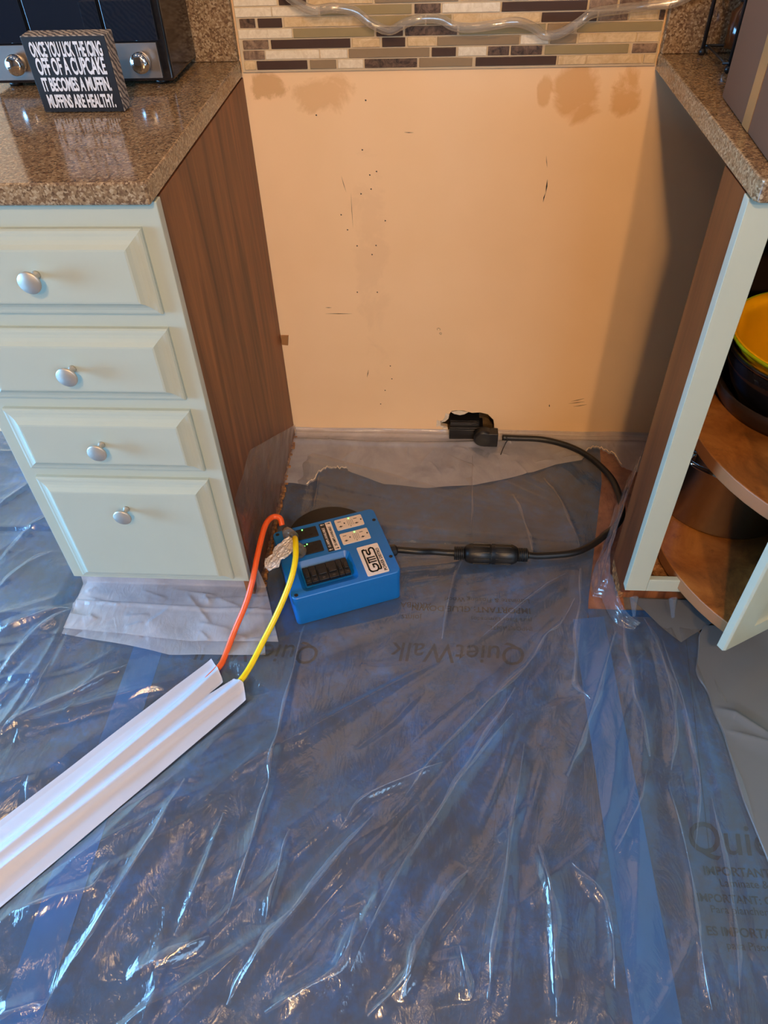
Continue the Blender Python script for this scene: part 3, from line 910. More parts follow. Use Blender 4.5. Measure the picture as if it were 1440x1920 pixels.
def crease_add(H, X, Y, pts, amp, w, side=0.0):
    """tent-shaped fold along a polyline, tapering at both ends"""
    P = np.array(pts)
    L = np.concatenate([[0], np.cumsum(np.hypot(*np.diff(P, axis=0).T))])
    best = np.full(X.shape, 1e9); S = np.zeros(X.shape); SG = np.zeros(X.shape)
    lo, hi = P.min(0) - 4 * w, P.max(0) + 4 * w
    m = (X > lo[0]) & (X < hi[0]) & (Y > lo[1]) & (Y < hi[1])
    if not m.any():
        return
    x, y = X[m], Y[m]
    b = np.full(x.shape, 1e9); s = np.zeros(x.shape); sg = np.zeros(x.shape)
    for i in range(len(P) - 1):
        d = P[i + 1] - P[i]; l = np.hypot(*d) + 1e-9
        t = np.clip(((x - P[i][0]) * d[0] + (y - P[i][1]) * d[1]) / l ** 2, 0, 1)
        dx, dy = x - P[i][0] - t * d[0], y - P[i][1] - t * d[1]
        dist = np.hypot(dx, dy)
        k = dist < b
        b = np.where(k, dist, b); s = np.where(k, L[i] + t * l, s); sg = np.where(k, np.sign(dx * d[1] - dy * d[0]), sg)
    u = s / L[-1]
    tap = np.clip(np.minimum(u, 1 - u) * 5, 0, 1) ** 0.8
    ww = w * (1 + side * sg)
    prof = 0.6 * np.maximum(0, 1 - b / (ww * 1.8)) ** 1.3 + 0.4 * np.maximum(0, 1 - b / (ww * 0.55)) ** 1.2
    H[m] = np.maximum(H[m], 0) + amp * tap * prof

xs = np.concatenate([np.arange(-1.9, -0.95, 0.02), np.arange(-0.95, 0.985, 0.0038)])
ys = np.concatenate([np.arange(-2.25, -1.5, 0.02), np.arange(-1.5, -0.004, 0.0038)])
X, Y = np.meshgrid(xs, ys)
H = np.zeros(X.shape)
# broad soft waves radiating from the right cabinet foot
ang = np.arctan2(Y + 0.40, X - 0.88)
rad = np.hypot(Y + 0.40, X - 0.88)
H += 0.0045 * vnoise(ang * 4.0, rad, 1, 5.0, 0.35) * np.clip(rad * 1.2, 0.1, 1)
H += 0.011 * np.maximum(0, 1 - 2.4 * np.abs(vnoise(ang * 2.2, rad * 0.9, 5, 6.0, 0.30) - 0.5)) ** 1.5 * np.clip(rad * 1.3 - 0.15, 0, 1)
H += 0.003 * np.maximum(0, 1 - 4.5 * np.abs(vnoise(ang * 4.5, rad, 15, 6.0, 0.25) - 0.5)) ** 1.5 * np.clip(rad * 1.3 - 0.2, 0, 1) * vnoise(X, Y, 41, 5)
H += 0.003 * vnoise(X, Y, 3, 9.0)
for k, (pts, a) in enumerate(CREASES):
    pts2 = [tuple(p) for p in pts]
    crease_add(H, X, Y, pts2, a * 0.0015, 0.011 + 0.0022 * a * random.uniform(0.6, 1.2), random.choice([-0.65, 0.65]))
# many minor folds following the same flow
for k in range(110):
    cx, cy = random.uniform(-0.85, 0.93), random.uniform(-1.5, -0.62)
    if k % 4 == 0:
        cx, cy = random.uniform(-0.9, -0.3), random.uniform(-1.0, -0.05)
    a = math.atan2(cy + 0.40, cx - 0.88) + random.gauss(0, 0.28)
    if cx < -0.2 and cy > -1.0:
        a = math.atan2(cy + 0.5, cx + 0.2) + random.gauss(0, 0.4)
    l = random.uniform(0.04, 0.20)
    b = random.gauss(0, 0.25)
    p0 = (cx - l * math.cos(a), cy - l * math.sin(a))
    p2 = (cx + l * math.cos(a + b), cy + l * math.sin(a + b))
    near = 1.0 if cy < -1.0 or cx < -0.3 else 0.6
    crease_add(H, X, Y, [p0, (cx, cy), p2], random.uniform(0.002, 0.007) * near, random.uniform(0.010, 0.034), random.choice([-0.7, 0, 0.7]))
for k in range(26):
    cx, cy = random.uniform(0.05, 0.75), random.uniform(-0.55, -0.05)
    a = random.gauss(-PI / 2, 0.5)
    l = random.uniform(0.02, 0.08)
    crease_add(H, X, Y, [(cx - l * math.cos(a), cy - l * math.sin(a)), (cx, cy), (cx + l * math.cos(a + .2), cy + l * math.sin(a + .2))], random.uniform(0.001, 0.002), random.uniform(0.006, 0.016))
for tx, ty, rx_, ry_ in ((0.46, -0.68, 0.20, 0.10), (0.90, -1.13, 0.12, 0.13)):
    H *= 1 - 0.6 * np.exp(-(((X - tx) / rx_) ** 2 + ((Y - ty) / ry_) ** 2) ** 2)
# held flat below the box and the taped cords
BO = np.array([0.102, -0.652]); BA = math.atan2(0.088, 0.223)
bu = (X - BO[0]) * math.cos(BA) + (Y - BO[1]) * math.sin(BA)
bv = -(X - BO[0]) * math.sin(BA) + (Y - BO[1]) * math.cos(BA)
db = np.maximum(np.maximum(-bu, bu - 0.24), np.maximum(-bv, bv - 0.205))
H *= np.clip(db / 0.03, 0.0, 1)
TE0 = np.array([-0.062, -0.745]); TE1 = np.array([0.036, -0.816])
TD = np.array([-0.643, -0.766])
TN = np.array([0.766, -0.643])
ts = (X - TE0[0]) * TD[0] + (Y - TE0[1]) * TD[1]
tt = (X - TE0[0]) * TN[0] + (Y - TE0[1]) * TN[1]
dt = np.maximum(np.maximum(-tt, tt - 0.128), -ts)
H *= np.clip(dt / 0.03, 0.06, 1)
# flat in front of and beside cabinet feet, and under the cord loop
dcab = np.maximum(np.maximum(-0.40 - X, X - 0.02), -0.60 - Y)
H *= np.clip(dcab / 0.04, 0.0, 1)
dc2 = np.maximum(0.77 - X, -0.60 - Y)
H *= np.clip(dc2 / 0.03 + 0.0, 0.12, 1)
H *= np.clip((-Y) / 0.05, 0, 1)
Z = 0.0016 + H
keep = ~((X > -0.378) & (X < 0.004) & (Y > -0.548)) & ~((X > 0.79) & (Y > -0.6) & (Y < -0.52)) & (X < 0.945 + 0.01 * np.sin(Y * 14))
keep &= ~((X > 0.835) & (Y > -0.60) & (Y < -0.5))
sh = grid('plastic_sheet', X, Y, Z, M['plastic'], None, keep)
tag(sh, 'large creased clear plastic sheet spread over the blue floor', 'plastic sheet')

# tucks: places where the sheet is folded back over itself along a crease
def sheet_z(x, y):
    i = int(np.clip(np.searchsorted(ys, y), 1, len(ys) - 1)); j = int(np.clip(np.searchsorted(xs, x), 1, len(xs) - 1))
    return float(Z[max(i - 2, 0):i + 2, max(j - 2, 0):j + 2].max())
for k, (pts, a) in enumerate(CREASES):
    P = catmull([(p[0], p[1], 0) for p in pts], 10)
    L = len(P)
    wd = random.uniform(0.004, 0.013) * a / 7
    sgn = random.choice([-1, 1])
    n1 = 6
    Xr = np.zeros((n1, L)); Yr = np.zeros((n1, L)); Zr = np.zeros((n1, L))
    for i, p in enumerate(P):
        t = (P[min(i + 1, L - 1)] - P[max(i - 1, 0)]).normalized()
        n = Vector((-t.y, t.x, 0)) * sgn
        ww = wd * (0.25 + 0.75 * math.sin(PI * min(max(i / (L - 1), 0.02), 0.98)) ** 0.7) * (0.8 + 0.4 * math.sin(i * 0.6 + k))
        for j in range(n1):
            q = p + n * ww * (j / (n1 - 1) - 0.05)
            Xr[j, i], Yr[j, i] = q.x, q.y
            Zr[j, i] = sheet_z(q.x, q.y) + 0.0008 + 0.0015 * math.sin(PI * j / (n1 - 1))
    if sgn > 0:
        Xr, Yr, Zr = Xr[:, ::1], Yr, Zr
    tk = grid('tuck', Xr, Yr, Zr, M['plastic'], sh)

# flap along the back wall with torn edge
def torn_edge(x):
    P = [(0.004, -.207), (.03, -.207), (.064, -.213), (.070, -.205), (.075, -.203), (.082, -.190), (.087, -.168), (.096, -.158), (.105, -.150), (.116, -.147), (.122, -.152), (.130, -.150), (.150, -.150), (.174, -.164), (.26, -.205), (.37, -.215), (.49, -.202), (.642, -.149), (.70, -.118), (.749, -.104), (.77, -.098), (.79, -.060), (.805, -.048), (.825, -.052), (.856, -.075), (.869, -.122), (.90, -.14), (1.02, -.15)]
    return np.interp(x, [p[0] for p in P], [p[1] for p in P])
fx = np.linspace(0.004, 1.02, 420)
ft = np.linspace(0, 1, 60)
FX, FT = np.meshgrid(fx, ft)
jag = (vnoise(FX, FX * 0, 9, 260) - 0.5) * 0.010 * (((FX > .06) & (FX < .165)) | ((FX > .775) & (FX < .88)))
E = torn_edge(FX) + jag
FYY = -0.002 + (E + 0.002) * FT
FZ = 0.012 + 0.006 * np.exp(-((FYY + 0.012) / 0.006) ** 2) + 0.007 * np.exp(-((FYY + 0.04 + 0.01 * np.sin(FX * 6)) / 0.008) ** 2) + 0.004 * vnoise(FX, FYY, 4, 14, 2) - 0.006 * FT
FZ += 0.02 * np.clip(1 - (-FYY) / 0.006, 0, 1)
for k in range(26):
    cx, cy = random.uniform(0.05, 0.95), random.uniform(-0.16, -0.03)
    a = random.uniform(0, PI); l = random.uniform(0.01, 0.04)
    HH = np.zeros(FX.shape)
    crease_add(HH, FX, FYY, [(cx - l * math.cos(a), cy - l * math.sin(a)), (cx, cy + .003), (cx + l * math.cos(a), cy + l * math.sin(a))], 0.003, 0.008)
    FZ += HH
keepf = ~((FX > 0.415) & (FX < 0.55) & (FYY > -0.004))
# where the flap passes the black outlet it tucks in front of it
fpj = grid('plastic_flap', FX, FYY - 0.0, FZ, M['milky'], None)
tag(fpj, 'milky plastic flap with torn edge taped along the base of the peach wall', 'plastic sheet')
# bright torn lips as part of the flap
for a, b, lab in ((0.062, 0.16, 0), (0.78, 0.868, 0)):
    xx = np.linspace(a, b, 60)
    e = torn_edge(xx) + (vnoise(xx, xx * 0, 9, 260) - 0.5) * 0.010
    tube('torn_lip', [(float(p), float(q) + .001, 0.0125 + 0.002 * random.random()) for p, q in zip(xx, e)], [0.0006 + 0.0012 * random.random() for _ in range(60)], M['paper'], fpj, 6, 1)['label'] = 'curled whitish torn lip'

# film clinging to the left brown panel
py_ = np.linspace(-0.578, -0.004, 80)
pt = np.linspace(0, 1, 40)
PYY, PT = np.meshgrid(py_, pt)
top = np.minimum(0.035 + (-PYY) * 0.62, 0.30)
PZZ = 0.018 + (top - 0.018) * PT
PXX = 0.0025 + 0.0025 * vnoise(PYY, PZZ, 8, 22, 1.5) + 0.006 * (1 - PT) ** 6
PXX = np.where(PYY < -0.575, 0.003, PXX)
sd = grid('plastic_film', PXX, PYY, PZZ, m_plastic('thin film on wood', 0.03, (0.5, 0.45, 0.42, 1), 0.3, 0.1, fm=1.0, edge=0.1))
tag(sd, 'thin clear film clinging to the lower part of the brown side panel', 'plastic sheet')

# milky piece lying out from under the drawer cabinet
def flap_piece(name, xl, xr, y_edge, label, z0=0.0, seed=0, mat='milky'):
    n1, n2 = 150, 70
    s = np.linspace(0, 1, n1); t = np.linspace(0, 1, n2)
    S, T = np.meshgrid(s, t)
    e = np.interp(S, [p[0] for p in y_edge], [p[1] for p in y_edge])
    x0 = xl[0] + (xr[0] - xl[0]) * S
    x1 = xl[1] + (xr[1] - xl[1]) * S
    # t 0..0.3 comes down the plinth, the rest lies on the floor
    yb = -0.549
    down = np.clip(T / 0.28, 0, 1); out = np.clip((T - 0.28) / 0.72, 0, 1)
    Yp = yb - 0.012 * down ** 2 + (e - yb + 0.012) * out
    Zp = z0 + 0.078 * (1 - down) + 0.006 + 0.006 * vnoise(S, T, seed, 7) * np.clip(out * 4, 0, 1) + 0.004 * np.exp(-((out - 0.45) / 0.03) ** 2)
    Xp = x0 + (x1 - x0) * T
    for k in range(22):
        cx, cy = random.uniform(xl[1], xr[1]), random.uniform(-0.70, -0.58)
        a = random.uniform(-0.9, 0.9); l = random.uniform(0.01, 0.06)
        HH = np.zeros(Xp.shape)
        crease_add(HH, Xp, Yp, [(cx - l * math.cos(a), cy - l * math.sin(a)), (cx, cy), (cx + l * math.cos(a), cy + l * math.sin(a))], 0.003, 0.010, 0.5)
        Zp = Zp + HH * np.clip(out * 5, 0, 1)
    o = grid(name, Xp, Yp, Zp, M[mat])
    tag(o, label, 'plastic sheet')
    return o
flap_piece('plastic_flap', (-0.40, -0.394), (-0.002, 0.050), [(0, -.70), (.35, -.725), (.55, -.742), (1, -.736)], 'milky plastic piece lying out from under the drawer cabinet, lower layer', 0.0045, 3)
flap_piece('plastic_flap', (-0.385, -0.392), (0.0, 0.073), [(0, -.690), (.30, -.70), (.6, -.712), (1, -.708)], 'milky plastic piece in front of the drawer cabinet, upper layer with curled corner', 0.012, 6)

# drape bunched against the right cabinet foot
path = [(0.90, -0.14), (0.855, -0.24), (0.80, -0.38), (0.758, -0.49), (0.756, -0.555), (0.775, -0.612), (0.81, -0.625)]
cp = catmull([(a, b, 0) for a, b in path], 14)
ns = len(cp)
cx = np.array([p.x for p in cp]); cyy = np.array([p.y for p in cp])
hh = np.interp(np.linspace(0, 1, ns), [0, .25, .5, .7, .85, 1], [.13, .11, .08, .06, .035, .012])
t = np.linspace(0, 1, 36)
S, T = np.meshgrid(np.linspace(0, 1, ns), t)
CX, CY, HHH = np.tile(cx, (36, 1)), np.tile(cyy, (36, 1)), np.tile(hh, (36, 1))
DZ = 0.004 + HHH * T
off = 0.018 * (1 - T) ** 2 + 0.006 * np.sin(S * 40 + T * 6) * T * (1 - T) * 2 + 0.006 * vnoise(S, T, 12, 16)
DX = CX - off * 0.9 * (S < .62) + 0.012 * T
DYv = CY - off * 0.5
dp = grid('plastic_drape', DX, DYv, DZ, M['plastic'])
tag(dp, 'bunched clear plastic standing in folds against the foot of the right cabinet', 'plastic sheet')
# little curls under the right rail
for (x, y), lab in (((0.80, -0.607), 'small shiny plastic curl under the left corner of the right cabinet'), ((0.878, -0.607), 'small shiny plastic curl hanging below the rail by the lower revolving shelf')):
    q = np.linspace(0, 1, 14); w = np.linspace(-1, 1, 14)
    Q, V = np.meshgrid(q, w)
    c = grid('plastic_curl', x + V * 0.009 * (1 - Q * .8) + 0.004 * Q, y - 0.004 - 0.02 * Q + 0.005 * V ** 2, 0.086 - 0.040 * Q - 0.012 * V ** 2, M['plastic'])
    tag(c, lab, 'plastic scrap')

# grey film at far right
SHEET = [(0.898, -0.664), (0.936, -0.643), (0.93, -0.674), (0.909, -0.738), (0.925, -0.783), (0.922, -0.816), (0.93, -0.862), (0.93, -0.92), (0.93, -0.989), (0.942, -1.095), (0.950, -1.25), (0.955, -1.6), (0.96, -2.2)]
gy = np.concatenate([np.linspace(-0.62, -1.3, 220), np.linspace(-1.31, -2.2, 60)])
ed = np.interp(-gy, [-p[1] for p in [(0.985, -0.60), (0.94, -0.635)] + SHEET[2:]], [p[0] for p in [(0.985, -0.60), (0.94, -0.635)] + SHEET[2:]])
S = np.linspace(0, 1, 160)
ed = np.convolve(np.pad(ed, 5, mode='edge'), np.ones(11) / 11, 'valid')
GX = ed[:, None] + (1.085 - ed[:, None]) * S[None, :]
GY = np.tile(gy[:, None], (1, 160))
GZ = 0.0065 + 0.002 * vnoise(GX, GY, 2, 6)
HH = np.zeros(GX.shape)
crease_add(HH, GX, GY, [(0.925, -0.815), (0.96, -0.825), (1.0, -0.86), (1.08, -0.93)], 0.008, 0.022, 0.3)
crease_add(HH, GX, GY, [(0.93, -0.86), (0.97, -0.872), (1.01, -0.885), (1.06, -0.93)], 0.005, 0.012, 0.3)
GZ += HH
GZ[:, 0] = 0.003
gs = grid('film_sheet', GX, GY, GZ, M['greyfilm'])
tag(gs, 'smooth grey translucent film with a wavy edge at the far right of the floor', 'plastic sheet')
prism_pts = [(0.818, -0.552), (0.839, -0.583), (0.867, -0.628), (0.898, -0.664), (0.92, -0.648), (0.929, -0.642), (0.973, -0.612), (0.983, -0.553)]
g2 = prism('film_scrap', prism_pts, 0.0050, 0.0056, M['greyfilm'])
tag(g2, 'dull grey film scrap on the floor below the lower revolving shelf', 'plastic sheet')

# ------------------------------------------------------------------ blue power distribution box
pb = thing('power_distribution_box', (BO[0], BO[1], 0.002), 'blue plastic power distribution box with outlets and breakers on the floor', 'power box', rotz=BA)
BW, BD, BH = 0.236, 0.203, 0.088
def rrect(x0, y0, x1, y1, r, n=5):
    out = []
    for cx, cy, a0 in ((x1 - r, y1 - r, 0), (x0 + r, y1 - r, PI / 2), (x0 + r, y0 + r, PI), (x1 - r, y0 + r, 1.5 * PI)):
        for i in range(n + 1):
            a = a0 + PI / 2 * i / n
            out.append((cx + r * math.cos(a), cy + r * math.sin(a)))
    return out
prism('base', rrect(0.001, 0.001, BW - .001, BD - .001, 0.010), 0.0, 0.0655, M['blue'], pb, bevel=0.0012)
# lid with a sunken breaker well: outer ring, well walls, well floor
def lid():
    bm = bmesh.new()
    outer = rrect(0, 0, BW, BD, 0.011, 5)
    well = [(0.026, 0.012), (0.146, 0.012), (0.146, 0.098), (0.026, 0.098)]
    wr = rrect(0.026, 0.012, 0.148, 0.098, 0.012, 5)
    wb = rrect(0.036, 0.032, 0.137, 0.084, 0.003, 5)
    z0, z1, zb = 0.066, BH, BH - 0.013
    vo0 = [bm.verts.new((x, y, z0)) for x, y in outer]
    vo1 = [bm.verts.new((x, y, z1 - .0015)) for x, y in outer]
    vo2 = [bm.verts.new((x * 0.988 + BW * .006, y * 0.988 + BD * .006, z1)) for x, y in outer]
    vw1 = [bm.verts.new((x, y, z1)) for x, y in wr]
    vwb = [bm.verts.new((x, y, zb)) for x, y in wb]
    n = len(outer)
    for A, B in ((vo0, vo1), (vo1, vo2), (vo2, vw1), (vw1, vwb)):
        for i in range(n):
            bm.faces.new([A[i], A[(i + 1) % n], B[(i + 1) % n], B[i]])
    bm.faces.new(vwb)
    bm.faces.new(vo0[::-1])
    return bm
ld = bm_obj('lid', lid(), M['blue'], pb)
zt = BH
def outlet(x0, y0, x1, y1, mat, ledx, lab, led_first=False):
    o = prism('outlet', rrect(x0, y0, x1, y1, 0.003), zt + .0001, zt + 0.0022, mat, pb, bevel=0.0004)
    o['label'] = lab
    bm = bmesh.new()
    z = zt + 0.0022
    def r(a, b, c, d):
        add_box(bm, (min(a, c), min(b, d), z - .0002), (max(a, c), max(b, d), z + 0.0003))
    w = x1 - x0
    h = y1 - y0
    for cx in (x0 + 0.010, x1 - 0.016):
        r(cx - .004, y0 + h * .72, cx + .004, y0 + h * .76)
        r(cx - .004, y0 + h * .26, cx + .004, y0 + h * .31)
        r(cx - .001, y0 + h * .22, cx + .001, y0 + h * .36)
    r(x0 + w * .30, y0 + h * .46, x0 + w * .34, y0 + h * .58)
    r(x1 - .0055, y0 + h * .46, x1 - .0025, y0 + h * .58)
    for k in range(4):
        a = x0 + w * (.44 + .06 * k)
        r(a, y0 + h * .22, a + .0006, y0 + h * .74)
    r(x0 + w * .5, y0 + h * .1, x0 + w * .53, y0 + h * .16)
    s = bm_obj('slot', bm, M['slot'], o)
    lathe('indicator', [(0, 0), (0.0016, 0), (0.0016, 0.0008), (0, 0.0012)], M['led'], o, TR(ledx, y0 + h * .88, z), 12)['label'] = 'lit green indicator'
outlet(0.140, 0.158, 0.203, 0.1915, M['almond'], 0.173, 'almond outlet, rear')
outlet(0.140, 0.112, 0.204, 0.146, M['almond'], 0.174, 'almond outlet, front')
outlet(0.034, 0.158, 0.097, 0.190, M['black'], 0.065, 'black outlet, rear')
outlet(0.034, 0.111, 0.097, 0.144, M['black'], 0.065, 'black outlet, front')
# two tone label between outlets
lb = prism('label_plate', rrect(0.1045, 0.104, 0.1185, 0.193, .001), zt + .0001, zt + 0.0007, M['labelblack'], pb)
lb['label'] = 'black half of the outlet label'
text('lettering', '15 AMPS AVAILABLE', 0.0082, M['labelwhite'], TR(0.1135, 0.1155, zt + .001) @ RZ(PI / 2), lb, sx=0.86, bold=0.0001, depth=.0002)
lc = prism('label_plate', rrect(0.1188, 0.104, 0.1325, 0.193, .001), zt + .0001, zt + 0.0007, M['labelwhite'], pb)
lc['label'] = 'white half of the outlet label'
text('lettering', '20 AMPS AVAILABLE', 0.0082, M['labelblack'], TR(0.1280, 0.1155, zt + .001) @ RZ(PI / 2), lc, sx=0.86, bold=0.0001, depth=.0002)
def arrow(par, x, y, d, mat):
    bm = bmesh.new()
    add_prism(bm, [(x - d * .0045, y - .0007), (x + d * .0005, y - .0007), (x + d * .0005, y - .0025), (x + d * .0048, y), (x + d * .0005, y + .0025), (x + d * .0005, y + .0007), (x - d * .0045, y + .0007)], zt + .0008, zt + .0012)
    bm_obj('arrow', bm, mat, par)
for y in (0.109, 0.188):
    arrow(lb, 0.1112, y, -1, M['labelwhite'])
    arrow(lc, 0.1258, y, 1, M['labelblack'])
# logo label
lg = prism('logo_label', rrect(0.1645, 0.008, 0.2125, 0.095, .003), zt + .0001, zt + 0.0007, M['labelwhite'], pb)
lg['label'] = 'white maker label with black line logo'
def logo():
    bm = bmesh.new()
    X0, X1 = 0.199, 0.1735       # b axis runs towards -u
    Y0, Y1 = 0.018, 0.085
    def mp(a, b):
        return Vector((X0 + (X1 - X0) * b, Y0 + (Y1 - Y0) * a, zt + 0.0009))
    def stroke(P, w=0.0036):
        P = [mp(*p) for p in P]
        for i in range(len(P) - 1):
            a, b = P[i], P[i + 1]
            d = (b - a).normalized()
            n = Vector((-d.y, d.x, 0)) * w / 2
            e = d * w * 0.45
            q = [(a - e - n), (b + e - n), (b + e + n), (a - e + n)]
            add_prism(bm, [(v.x, v.y) for v in q], zt + 0.0008, zt + 0.0012)
    stroke([(.95, .78), (.98, .86), (.96, .97), (.9, 1), (.1, 1), (.03, .92), (0, .8), (0, .42), (.04, .28), (.1, .22), (.2, .22), (.27, .3), (.29, .42), (.29, .56), (.17, .56)])
    stroke([(.95, .66), (.80, .66), (.74, .6), (.73, .5), (.77, .42), (.83, .42), (.92, .44), (.98, .36), (1.0, .2), (.97, .06), (.9, 0), (.1, 0), (.04, .05), (.04, .16)])
    for a in (.40, .50, .60):
        stroke([(a, .2), (a, .80)])
    stroke([(.38, .80), (.60, .80)])
    return bm
bm_obj('emblem', logo(), M['labelblack'], lg)
text('lettering', 'POWER DISTRO', 0.0095, M['labelblack'], TR(0.2095, 0.0125, zt + .001) @ RZ(PI / 2), lg, sx=0.98, bold=0.0002, depth=.0002)
# breakers
for i, (a, b) in enumerate([(.0385, .0505), (.051, .066), (.0665, .0885), (.089, .1105), (.111, .1225), (.123, .1355)]):
    bk = box('breaker', (a, 0.036, zt - 0.0128), (b, 0.0815, zt - 0.004), M['black'], pb, bevel=0.0008)
    box('breaker_switch', (a + .0025, 0.050, zt - 0.0038), (b - .0025, 0.066, zt - 0.0005), M['black'], bk, bevel=0.0008)
    text('lettering', '15' if i in (0, 1, 4, 5) else '50', 0.0055, M['brushed'], TR((a + b) / 2, 0.040, zt - .0036), bk, align='CENTER', depth=.0001)
for x, y in ((0.010, 0.193), (0.227, 0.165), (0.228, 0.047), (0.010, 0.010)):
    lathe('screw', [(0, 0), (0.0042, 0), (0.0042, 0.0004), (0.003, 0.0008), (0.0015, 0.0001), (0, 0.0001)], M['slot'], pb, TR(x, y, zt + .0001), 20)
# cable gland and pigtail
lathe('cable_gland', [(0, 0), (0.016, 0), (0.016, 0.006), (0.013, 0.007), (0.013, 0.020), (0.010, 0.024), (0, 0.024)], M['black'], pb, TR(BW - .001, 0.100, 0.045) @ RY(PI / 2), 8, smooth=False)
gl_w = Matrix.Translation((BO[0], BO[1], .002)) @ RZ(BA) @ Vector((BW + .02, 0.100, 0.045))
pig = tube('cord', [tuple(gl_w), (0.355, -0.466, 0.044), (0.385, -0.456, 0.034), (0.415, -0.453, 0.028), (0.440, -0.453, 0.027)], 0.0075, M['rubber'], pb, 14)
child_local(pig, pb)
# D-shaped handle pad behind the box
hloc = []
for a in np.linspace(0.0, PI, 30):
    hloc.append((0.13 + 0.103 * math.cos(a), BD + 0.003 + 0.103 * math.sin(a)))
hd = prism('carry_handle', hloc, 0.004, 0.026, M['black'], pb, bevel=0.003)
hd['label'] = 'rounded black handle at the back'

# ------------------------------------------------------------------ black extension power cord and connector
pcord = thing('extension_cord', (0.52, -0.45, 0.0), 'thick black power cord looping from the wall hole to an inline connector', 'power cord')
CZ = 0.0265
rib = []
prof = [(0, 0), (0.0085, 0)]
def cbody(name, prof, x, mat, n=28, rot=0):
    o = lathe(name, prof, mat, pcord, TR(x, -0.4525, CZ) @ RY(PI / 2), n)
    return child_local(o, pcord)
# ribbed strain reliefs
pr1 = [(0, 0)]
for k in range(5):
    z = 0.0045 * k
    pr1 += [(0.0155, z), (0.0155, z + 0.003), (0.0115, z + 0.0031), (0.0115, z + 0.0044)]
pr1 += [(0, 0.0226)]
cbody('strain_relief', pr1, 0.436, M['rubber'])
cbody('strain_relief', pr1, 0.579, M['rubber'])
body = cbody('connector_body', [(0, 0), (0.014, 0), (0.019, 0.004), (0.0225, 0.012), (0.0235, 0.03), (0.0235, 0.058), (0.0222, 0.059), (0.0222, 0.061), (0.0235, 0.062), (0.0235, 0.095), (0.0225, 0.108), (0.018, 0.117), (0.013, 0.120), (0, 0.120)], 0.459, M['rubber'], 36)
bm = bmesh.new()
for k in range(10):
    a = 2 * PI * k / 10
    for x0 in (0.478, 0.527):
        add_box(bm, (0.0, -0.0012, 0.0225), (0.036, 0.0012, 0.0248), 0, TR(x0, -0.4525, CZ) @ RX(a))
child_local(bm_obj('grip_rib', bm, M['rubber'], pcord, bevel=0.0006), pcord)
loop = [(0.600, -0.4525, CZ), (0.63, -0.450, 0.022), (0.70, -0.438, 0.020), (0.745, -0.415, 0.020), (0.79, -0.375, 0.022), (0.828, -0.33, 0.024), (0.838, -0.275, 0.026), (0.830, -0.200, 0.030), (0.800, -0.140, 0.034), (0.765, -0.098, 0.036), (0.72, -0.067, 0.036), (0.665, -0.048, 0.036), (0.60, -0.046, 0.037), (0.565, -0.046, 0.038)]
child_local(tube('cable', loop, 0.0078, M['rubber'], pcord, 14), pcord)
# right angle plug pushed in the wall outlet
bm = bmesh.new()
add_lathe(bm, [(0, 0), (0.022, 0), (0.026, 0.004), (0.026, 0.024), (0.021, 0.030), (0, 0.031)], 36, TR(0.515, -0.026, 0.036) @ RX(PI / 2))
add_box(bm, (0.515, -0.056, 0.013), (0.553, -0.028, 0.056))
child_local(bm_obj('wall_plug', bm, M['black'], pcord, bevel=0.002), pcord)
child_local(tube('cable_tie', [(0.575, -0.05, 0.046), (0.577, -0.057, 0.036), (0.575, -0.054, 0.028), (0.566, -0.075, 0.022), (0.560, -0.092, 0.018)], 0.0012, M['black'], pcord, 6, 4), pcord)
wo = thing('wall_outlet', (0.47, -0.012, 0.0), 'black ribbed range outlet sitting in the torn hole of the wall', 'outlet')
bm = bmesh.new()
add_box(bm, (0.4255, -0.024, 0.008), (0.515, 0.03, 0.045))
for z in (0.047, 0.053, 0.059):
    add_box(bm, (0.4265, -0.0235 + (z - .047) * 1.2, z), (0.505, 0.03, z + 0.0035))
add_box(bm, (0.428, -0.016, 0.044), (0.505, 0.03, 0.062))
child_local(bm_obj('body', bm, M['black'], wo, bevel=0.0012), wo)

# ------------------------------------------------------------------ orange and yellow cords with foil-tagged plugs
oc = thing('orange_cord', (0.0, -0.65, 0.0), 'orange extension cord arching from the blue box to the white floor cover', 'cord')
child_local(tube('cable', [(0.058, -0.480, 0.132), (0.052, -0.468, 0.143), (0.036, -0.470, 0.146), (0.026, -0.50, 0.148), (0.020, -0.56, 0.132), (0.014, -0.615, 0.104), (0.001, -0.650, 0.070), (-0.020, -0.690, 0.033), (-0.034, -0.738, 0.0105), (-0.040, -0.762, 0.0085), (-0.060, -0.795, 0.0078)], 0.0062, M['orange'], oc, 14), oc)
op = lathe('plug', [(0, 0), (0.015, 0), (0.016, 0.006), (0.014, 0.022), (0.008, 0.036), (0, 0.040)], M['clearplug'], oc, TR(0.078, -0.484, 0.0930) @ RY(-0.35) @ RX(0.1), 20)
child_local(op, oc)['label'] = 'smoky translucent plug'
yc = thing('yellow_cord', (0.03, -0.70, 0.0), 'yellow extension cord curving from the blue box to the white floor cover', 'cord')
child_local(tube('cable', [(0.090, -0.515, 0.126), (0.095, -0.528, 0.142), (0.100, -0.550, 0.147), (0.103, -0.580, 0.137), (0.098, -0.612, 0.118), (0.086, -0.640, 0.093), (0.066, -0.675, 0.060), (0.045, -0.715, 0.034), (0.024, -0.765, 0.015), (0.010, -0.795, 0.0105), (-0.012, -0.832, 0.0085)], 0.0062, M['yellow'], yc, 14), yc)
yp = lathe('plug', [(0, 0), (0.017, 0), (0.018, 0.006), (0.015, 0.020), (0.009, 0.034), (0, 0.038)], M['clearplug'], yc, TR(0.098, -0.522, 0.0930) @ RY(-0.2) @ RX(0.3), 20)
child_local(yp, yc)['label'] = 'smoky translucent plug'
